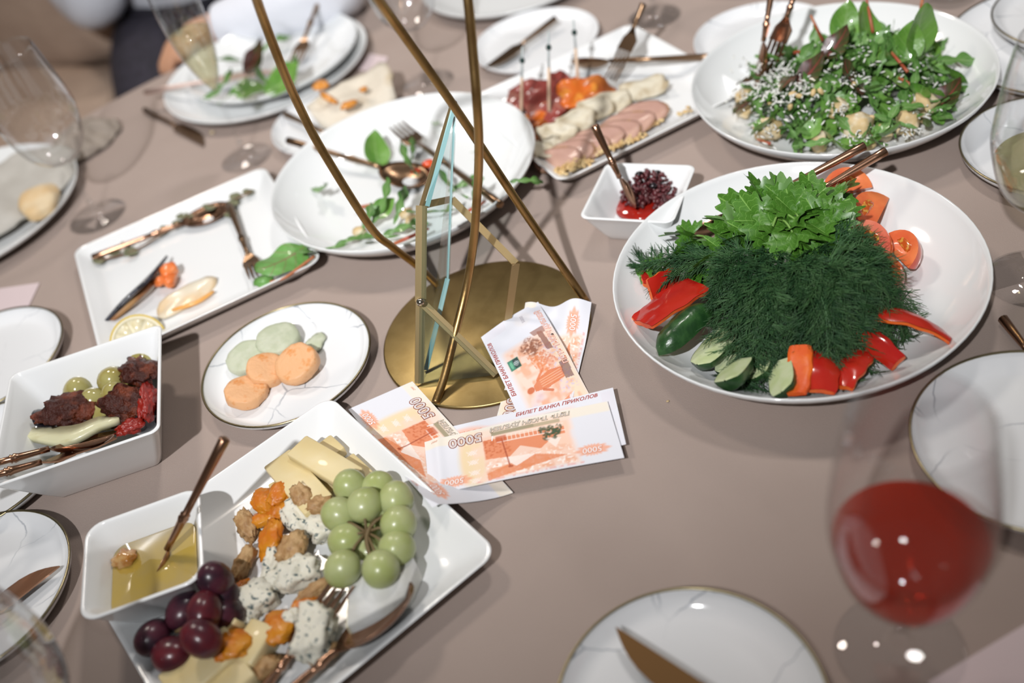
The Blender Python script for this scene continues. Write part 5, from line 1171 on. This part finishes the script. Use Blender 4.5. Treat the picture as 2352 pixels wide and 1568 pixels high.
def text_geo(body, size, offset=0.0, shear=.2, bold=1.0):
    key = (body, size, offset, shear)
    if key in _tx: return _tx[key]
    cu = bpy.data.curves.new('lettering', 'FONT'); cu.body = body; cu.size = size; cu.offset = offset; cu.shear = shear; cu.fill_mode = 'FRONT'; cu.resolution_u = 3; cu.align_x = 'CENTER'; cu.align_y = 'CENTER'
    to = bpy.data.objects.new('lettering', cu); COL.objects.link(to); bpy.context.view_layer.update()
    me = bpy.data.meshes.new_from_object(to.evaluated_get(bpy.context.evaluated_depsgraph_get()))
    g = ([v.co.copy() for v in me.vertices], [tuple(p.vertices) for p in me.polygons])
    bpy.data.objects.remove(to); bpy.data.curves.remove(cu); bpy.data.meshes.remove(me); _tx[key] = g; return g
INK = {k: pm('ink_' + k, srgb(h).tolist(), .55) for k, h in (('brown', '#8a4a36'), ('red', '#a8443a'), ('orange', '#d9825a'), ('white', '#f2eeee'), ('olive', '#8d7b5c'), ('dark', '#5a4638'), ('grey', '#b9b3ba'), ('pink', '#e2958c'))}
# (text, u, v, size mm, layers of (ink, outline mm, height step))
CITY_TXT = [('5000', 122, 10, 14.5, (('brown', .85), ('white', .10), ('brown', -.45), ('white', -.75)), 0), ('5000', 135, 55, 8, (('orange', .45), ('white', .05)), .15), ('5000', 22, 50, 8, (('orange', .45), ('white', .05)), .15),
    ('ПЯТЬ ТЫСЯЧ ДУБЛЕЙ', 66, 4.6, 6.2, (('olive', .28), ('white', -.12)), .25), ('2997', 148, 4, 2.8, (('orange', 0),), .3), ('1', 99, 15, 8, (('white', .1),), .2)]
STAT_TXT = [('БИЛЕТ БАНКА ПРИКОЛОB', 108, 60.2, 5.4, (('red', .12),), .3), ('5000', 34, 50, 10.5, (('orange', .75), ('white', .15), ('pink', -.4)), .1), ('ПЯТЬ ТЫСЯЧ ДУБЛЕЙ', 110, 5, 6.6, (('orange', .28), ('white', -.10)), .25),
    ('5000', 146, 22, 4.5, (('grey', .1),), 0), ('5000', 24, 20, 6, (('orange', .4), ('white', .05)), .15)]
def banknote(label, corners, printimg, texts, zfun):
    """corners: world points of the note's own bottom-left, bottom-right, top-right, top-left"""
    bl, br, tr, tl = [Vector(c) for c in corners]; c0 = (bl + br + tr + tl) / 4
    def S(u, v, lift=0.0):
        s, t = u / 157, v / 64.5; p = (bl * (1 - s) + br * s) * (1 - t) + (tl * (1 - s) + tr * s) * t
        return Vector((p.x, p.y, p.z + zfun(s, t) + lift)) - c0
    nx, ny = NX, NY; v = [S(157 * i / (nx - 1), 64.5 * j / (ny - 1)) for j in range(ny) for i in range(nx)]
    f = [(j * nx + i, j * nx + i + 1, (j + 1) * nx + i + 1, (j + 1) * nx + i) for j in range(ny - 1) for i in range(nx - 1)]
    me = mesh('banknote', v, f, PRINTM); a = me.color_attributes.new('print', 'FLOAT_COLOR', 'POINT')
    a.data.foreach_set('color', np.concatenate([printimg.reshape(-1, 3), np.ones((nx * ny, 1))], 1).astype(np.float32).ravel())
    o = link('banknote', me, None, c0); tag(o, label, 'banknote')
    for body, u, vv, size, layers, shear in texts:
        for k, (ink, off) in enumerate(layers):
            g = text_geo(body, size, off, shear)
            part('lettering' if len(body) > 4 else 'numeral', ([S(u + p.x, vv + p.y, .00014 + .00010 * k) for p in g[0]], g[1]), INK[ink], o, smooth=False)
    return o
def wob(a, b, c): return lambda s, t: .0006 * (1 + math.sin(a * s + b * t + c))
def rect_from(p_tl, p_tr, w=BW, h=BH, zs=None):
    pass
def px_note(TL, TR, vis='up', wpx=None): pass
def quad(P, zs): return [Vector((p[0], p[1], z)) for p, z in zip(P, zs)]
def frame2(origin, along, n=1):
    d = Vector((along[0], along[1])).normalized(); return d, Vector((-d.y, d.x)) * n
# the note farthest back: crumpled, under the others, lying over the edge of the base
o2 = A(1364, 690, .016); e = A(1100, 962, .0012); d4 = Vector((-.405, -.914, 0)); s4 = Vector((-.914, .405, 0))
p = Vector((.0785, .678, 0))
P4 = [p + s4 * .062, p + s4 * .062 + d4 * .157, p + d4 * .157, p]       # own TL.. order fixed below
# own bottom edge faces left (large numeral near its lower end): own right = d4 direction, own bottom = s4 side
bl4, br4, tr4, tl4 = p + s4 * .062, p + s4 * .062 + d4 * .157, p + d4 * .157, p
banknote('crumpled banknote lying half on the gold base under the others', [(bl4.x, bl4.y, .0036), (br4.x, br4.y, .0006), (tr4.x, tr4.y, .0006), (tl4.x, tl4.y, .0036)], CITY, CITY_TXT,
         lambda s, t: (.013 * max(0, 1 - s * 3.2) ** 1.5 * (.6 + .4 * t) + .004 * max(0, 1 - s * 3) * math.sin(t * 9 + 1) if s < .34 else 0.0) + .0014 * math.sin(PI * s))
# note at left, one corner resting on the rim of the cheese platter
BRl, TRl, TLl = A(949, 880, .0012), A(802, 944, .0012), A(996, 1172, .0235)
_tz = TLl.z; TLl.z = .0012; BLl = BRl + (TLl - TRl); BLl.z = .0012
banknote('banknote at left, its near corner resting on the cheese platter rim', [BLl, BRl, TRl, TLl], CITY, CITY_TXT, lambda s, t: .0235 * min(1, max(0, t * 1.1 - s * 1.3)) ** 1.5 + .0026)
# note with the statue side up, lying steeply over the base
T1, T2 = A(1107, 782, .0075), A(1238, 701, .0085); dl = Vector((.135, -.99, 0)).normalized() * .157
banknote('banknote with green emblem, propped on the gold base with the red line reading upward', [Vector((T2.x, T2.y, .0010)) + dl, Vector((T2.x, T2.y, .0010)), Vector((T1.x, T1.y, .0010)), Vector((T1.x, T1.y, .0010)) + dl], STAT, STAT_TXT, lambda s, t: .0095 * (lambda q: q * q * (3 - 2 * q))(min(1, max(0, (s - .15) / .50))) + .0016 * min(1, max(0, (s - .36) / .2)) + .0028 * max(0, s - .75) * 4 * math.sin(t * 3 + .3))
# second note from the front, red line along its top edge
TR2, BR2 = A(1408, 891, .0110), A(1438, 1020, .0095); u2 = (Vector((.070, .580, 0)) - Vector((-.068, .589, 0))).normalized(); u2 = Vector((.992, -.115, 0)).normalized() if False else u2
dn = (BR2 - TR2); un = Vector((dn.y, -dn.x, 0)).normalized() * -1
un = (A(1408, 891, .011) - A(1043, 979, .0028)).normalized()
banknote('banknote with the red line along its top edge, second from the front', [(BR2 - un * .157), BR2, TR2, (TR2 - un * .157)], STAT, STAT_TXT, lambda s, t: .0004 * (1 + math.sin(5 * s + 2 * t)))
# front note, upside down
banknote('front banknote lying upside down on top of the others', [A(1395, 921, .0135), A(975, 1015, .0100), A(986, 1138, .0095), A(1434, 1051, .0110)], CITY, CITY_TXT, lambda s, t: .0016 * math.sin(PI * min(1, s * 1.0)) + .0016 * math.exp(-((s - .93) / .03) ** 2))

# ------------------------------------------------------------ people and chair beyond the far left edge of the table
def skin_mesh(name, chains, mat, parent=None, sub=2, mats=None):
    """chains: list of (parent vertex index or None, [(point, radius), ...]) sharing one vertex list"""
    v, e, r = [], [], []
    for par, pts in chains:
        prev = par
        for p, rad in pts:
            v.append(Vector(p)); r.append(rad)
            if prev is not None: e.append((prev, len(v) - 1))
            prev = len(v) - 1
    me = bpy.data.meshes.new(name); me.from_pydata([tuple(p) for p in v], e, []); me.materials.append(mat)
    o = link(name, me, parent); sm = o.modifiers.new('skin', 'SKIN'); sm.use_smooth_shade = True
    for i, x in enumerate(me.skin_vertices[0].data): x.radius = (r[i], r[i]); x.use_root = (i == 0)
    ss = o.modifiers.new('subdivision', 'SUBSURF'); ss.levels = sub; ss.render_levels = sub
    return o
SKIN = pm('skin', (.52, .28, .17), .5, sss=.1); SHIRT = pm('white_shirt_cotton', (.70, .72, .78), .8, bump=(60, .4, .004)); TROU = pm('dark_trouser_wool', (.018, .016, .024), .8, var=(.03, .026, .04), vscale=60)
HAIR = pm('dark_hair', (.03, .02, .014), .5)
pe = thing('person', 'person in a white shirt and dark trousers, forearm resting on the table edge', 'person', (-.40, 2.02, -.75))
base = Vector((-.40, 2.02, -.75))
def q(x, y, z): return Vector((x, y, z)) - base
SHL, SHR = q(-.22, 2.04, .34), q(-.62, 2.10, .34)
WR = A(470, 72, .022) - base; HD = A(420, 98, .018) - base; EL = A(800, -25, .05) - base
WL, ELb = A(40, -120, -.05) - base, A(235, 28, -.06) - base
body = [(None, [(q(-.44, 2.20, -.20), .11), (q(-.43, 2.19, .0), .12), (q(-.42, 2.14, .22), .110), (q(-.42, 2.11, .36), .065), (q(-.42, 2.09, .43), .052), (q(-.415, 2.05, .50), .07), (q(-.41, 2.03, .58), .092), (q(-.41, 2.04, .66), .075)]),
        (2, [(SHL, .045), (SHL.lerp(EL, .5), .040), (EL, .038), (EL.lerp(WR, .5), .034), (WR, .024), (HD, .026)]),
        (2, [(SHR, .045), (SHR.lerp(ELb, .5), .040), (ELb, .040), (ELb.lerp(WL, .5), .034), (WL, .024), (WL + Vector((.02, -.06, -.01)), .026)]),
        (0, [(q(-.52, 2.02, -.20), .085), (q(-.50, 1.76, -.20), .062), (q(-.49, 1.72, -.48), .052), (q(-.49, 1.74, -.70), .038), (q(-.49, 1.62, -.73), .034)]),
        (0, [(q(-.37, 2.00, -.22), .085), (q(-.34, 1.74, -.22), .062), (q(-.33, 1.70, -.50), .052), (q(-.33, 1.74, -.70), .038), (q(-.33, 1.62, -.73), .034)])]
skin_mesh('body', body, SKIN, pe)
hd = (HD - WR).normalized(); sd = Vector((hd.y, -hd.x, 0))
fing = []
for k, (off, ln) in enumerate(((-.026, .030), (-.009, .038), (.009, .036), (.025, .028))):
    b = HD + hd * .012 + sd * off * .9; fing.append([(HD - hd * .01, .012), (b, .0105), (b + hd * ln * .55 + Vector((0, 0, -.010)), .009), (b + hd * ln + Vector((0, 0, -.026)), .0075)])
for fg in fing: skin_mesh('finger', [(None, fg)], SKIN, pe, 1)
skin_mesh('thumb', [(None, [(HD - hd * .02, .013), (HD - sd * .03 - hd * .004, .0105), (HD - sd * .04 + hd * .022 + Vector((0, 0, -.006)), .009)])], SKIN, pe, 1)
skin_mesh('shirt', [(None, [(q(-.44, 2.20, -.18), .20), (q(-.43, 2.19, .0), .175), (q(-.42, 2.14, .22), .175), (q(-.42, 2.11, .34), .11), (q(-.42, 2.10, .40), .060)]),
    (2, [(SHL, .100), (SHL.lerp(EL, .5), .068), (EL, .056), (EL.lerp(WR, .5), .048), (EL.lerp(WR, .86), .038), (EL.lerp(WR, .90), .036)]),
    (2, [(SHR, .100), (SHR.lerp(ELb, .5), .068), (ELb, .064), (ELb.lerp(WL, .5), .048), (ELb.lerp(WL, .9), .036)])], SHIRT, pe)
skin_mesh('trousers', [(None, [(q(-.45, 2.16, -.24), .20), (q(-.44, 2.18, -.12), .18)]),
    (0, [(q(-.52, 2.02, -.20), .115), (q(-.50, 1.76, -.20), .092), (q(-.49, 1.72, -.48), .070), (q(-.49, 1.74, -.66), .058)]), (0, [(q(-.37, 2.00, -.22), .115), (q(-.34, 1.74, -.22), .092), (q(-.33, 1.70, -.50), .070), (q(-.33, 1.74, -.66), .058)])], TROU, pe)
skin_mesh('hair', [(None, [(q(-.41, 2.06, .62), .098), (q(-.41, 2.07, .68), .085), (q(-.41, 2.10, .56), .07)])], HAIR, pe)
skin_mesh('nose', [(None, [(q(-.41, 1.945, .575), .012), (q(-.41, 1.93, .555), .013)])], SKIN, pe, 1)
BEIGE = pm('beige_chair_cloth', (.47, .35, .27), .85, var=(.42, .31, .24), vscale=9, bump=(25, .6, .01))
ch = thing('covered_chair', 'beige cloth covered chair beyond the left edge of the table', 'chair', (-.90, 1.98, -.75), (0, 0, R_(-25)))
def pillow(hx, hy, hz, seed, n=24):
    v, f = blob(1, 1, 1, .10, 1.7, seed, 4, .72); return [Vector((p.x * hx, p.y * hy, p.z * hz)) for p in v], f
part('seat', pillow(.30, .34, .10, 2), BEIGE, ch, loc=(0, 0, .46)); part('backrest', pillow(.30, .09, .34, 3), BEIGE, ch, loc=(-.05, .34, .78))
part('skirt', loft([rrect(.27 + .01 * math.sin(k * 3), .30, .06, z, 8) for k, z in enumerate((.02, .15, .28, .42))]), BEIGE, ch)
for sx in (-1, 1):
    for sy in (-1, 1): part('leg', tube([(sx * .22, sy * .24, 0), (sx * .22, sy * .24, .1)], .02), WOOD, ch)
part('armrest', pillow(.07, .30, .06, 5), BEIGE, ch, loc=(-.30, .02, .66))
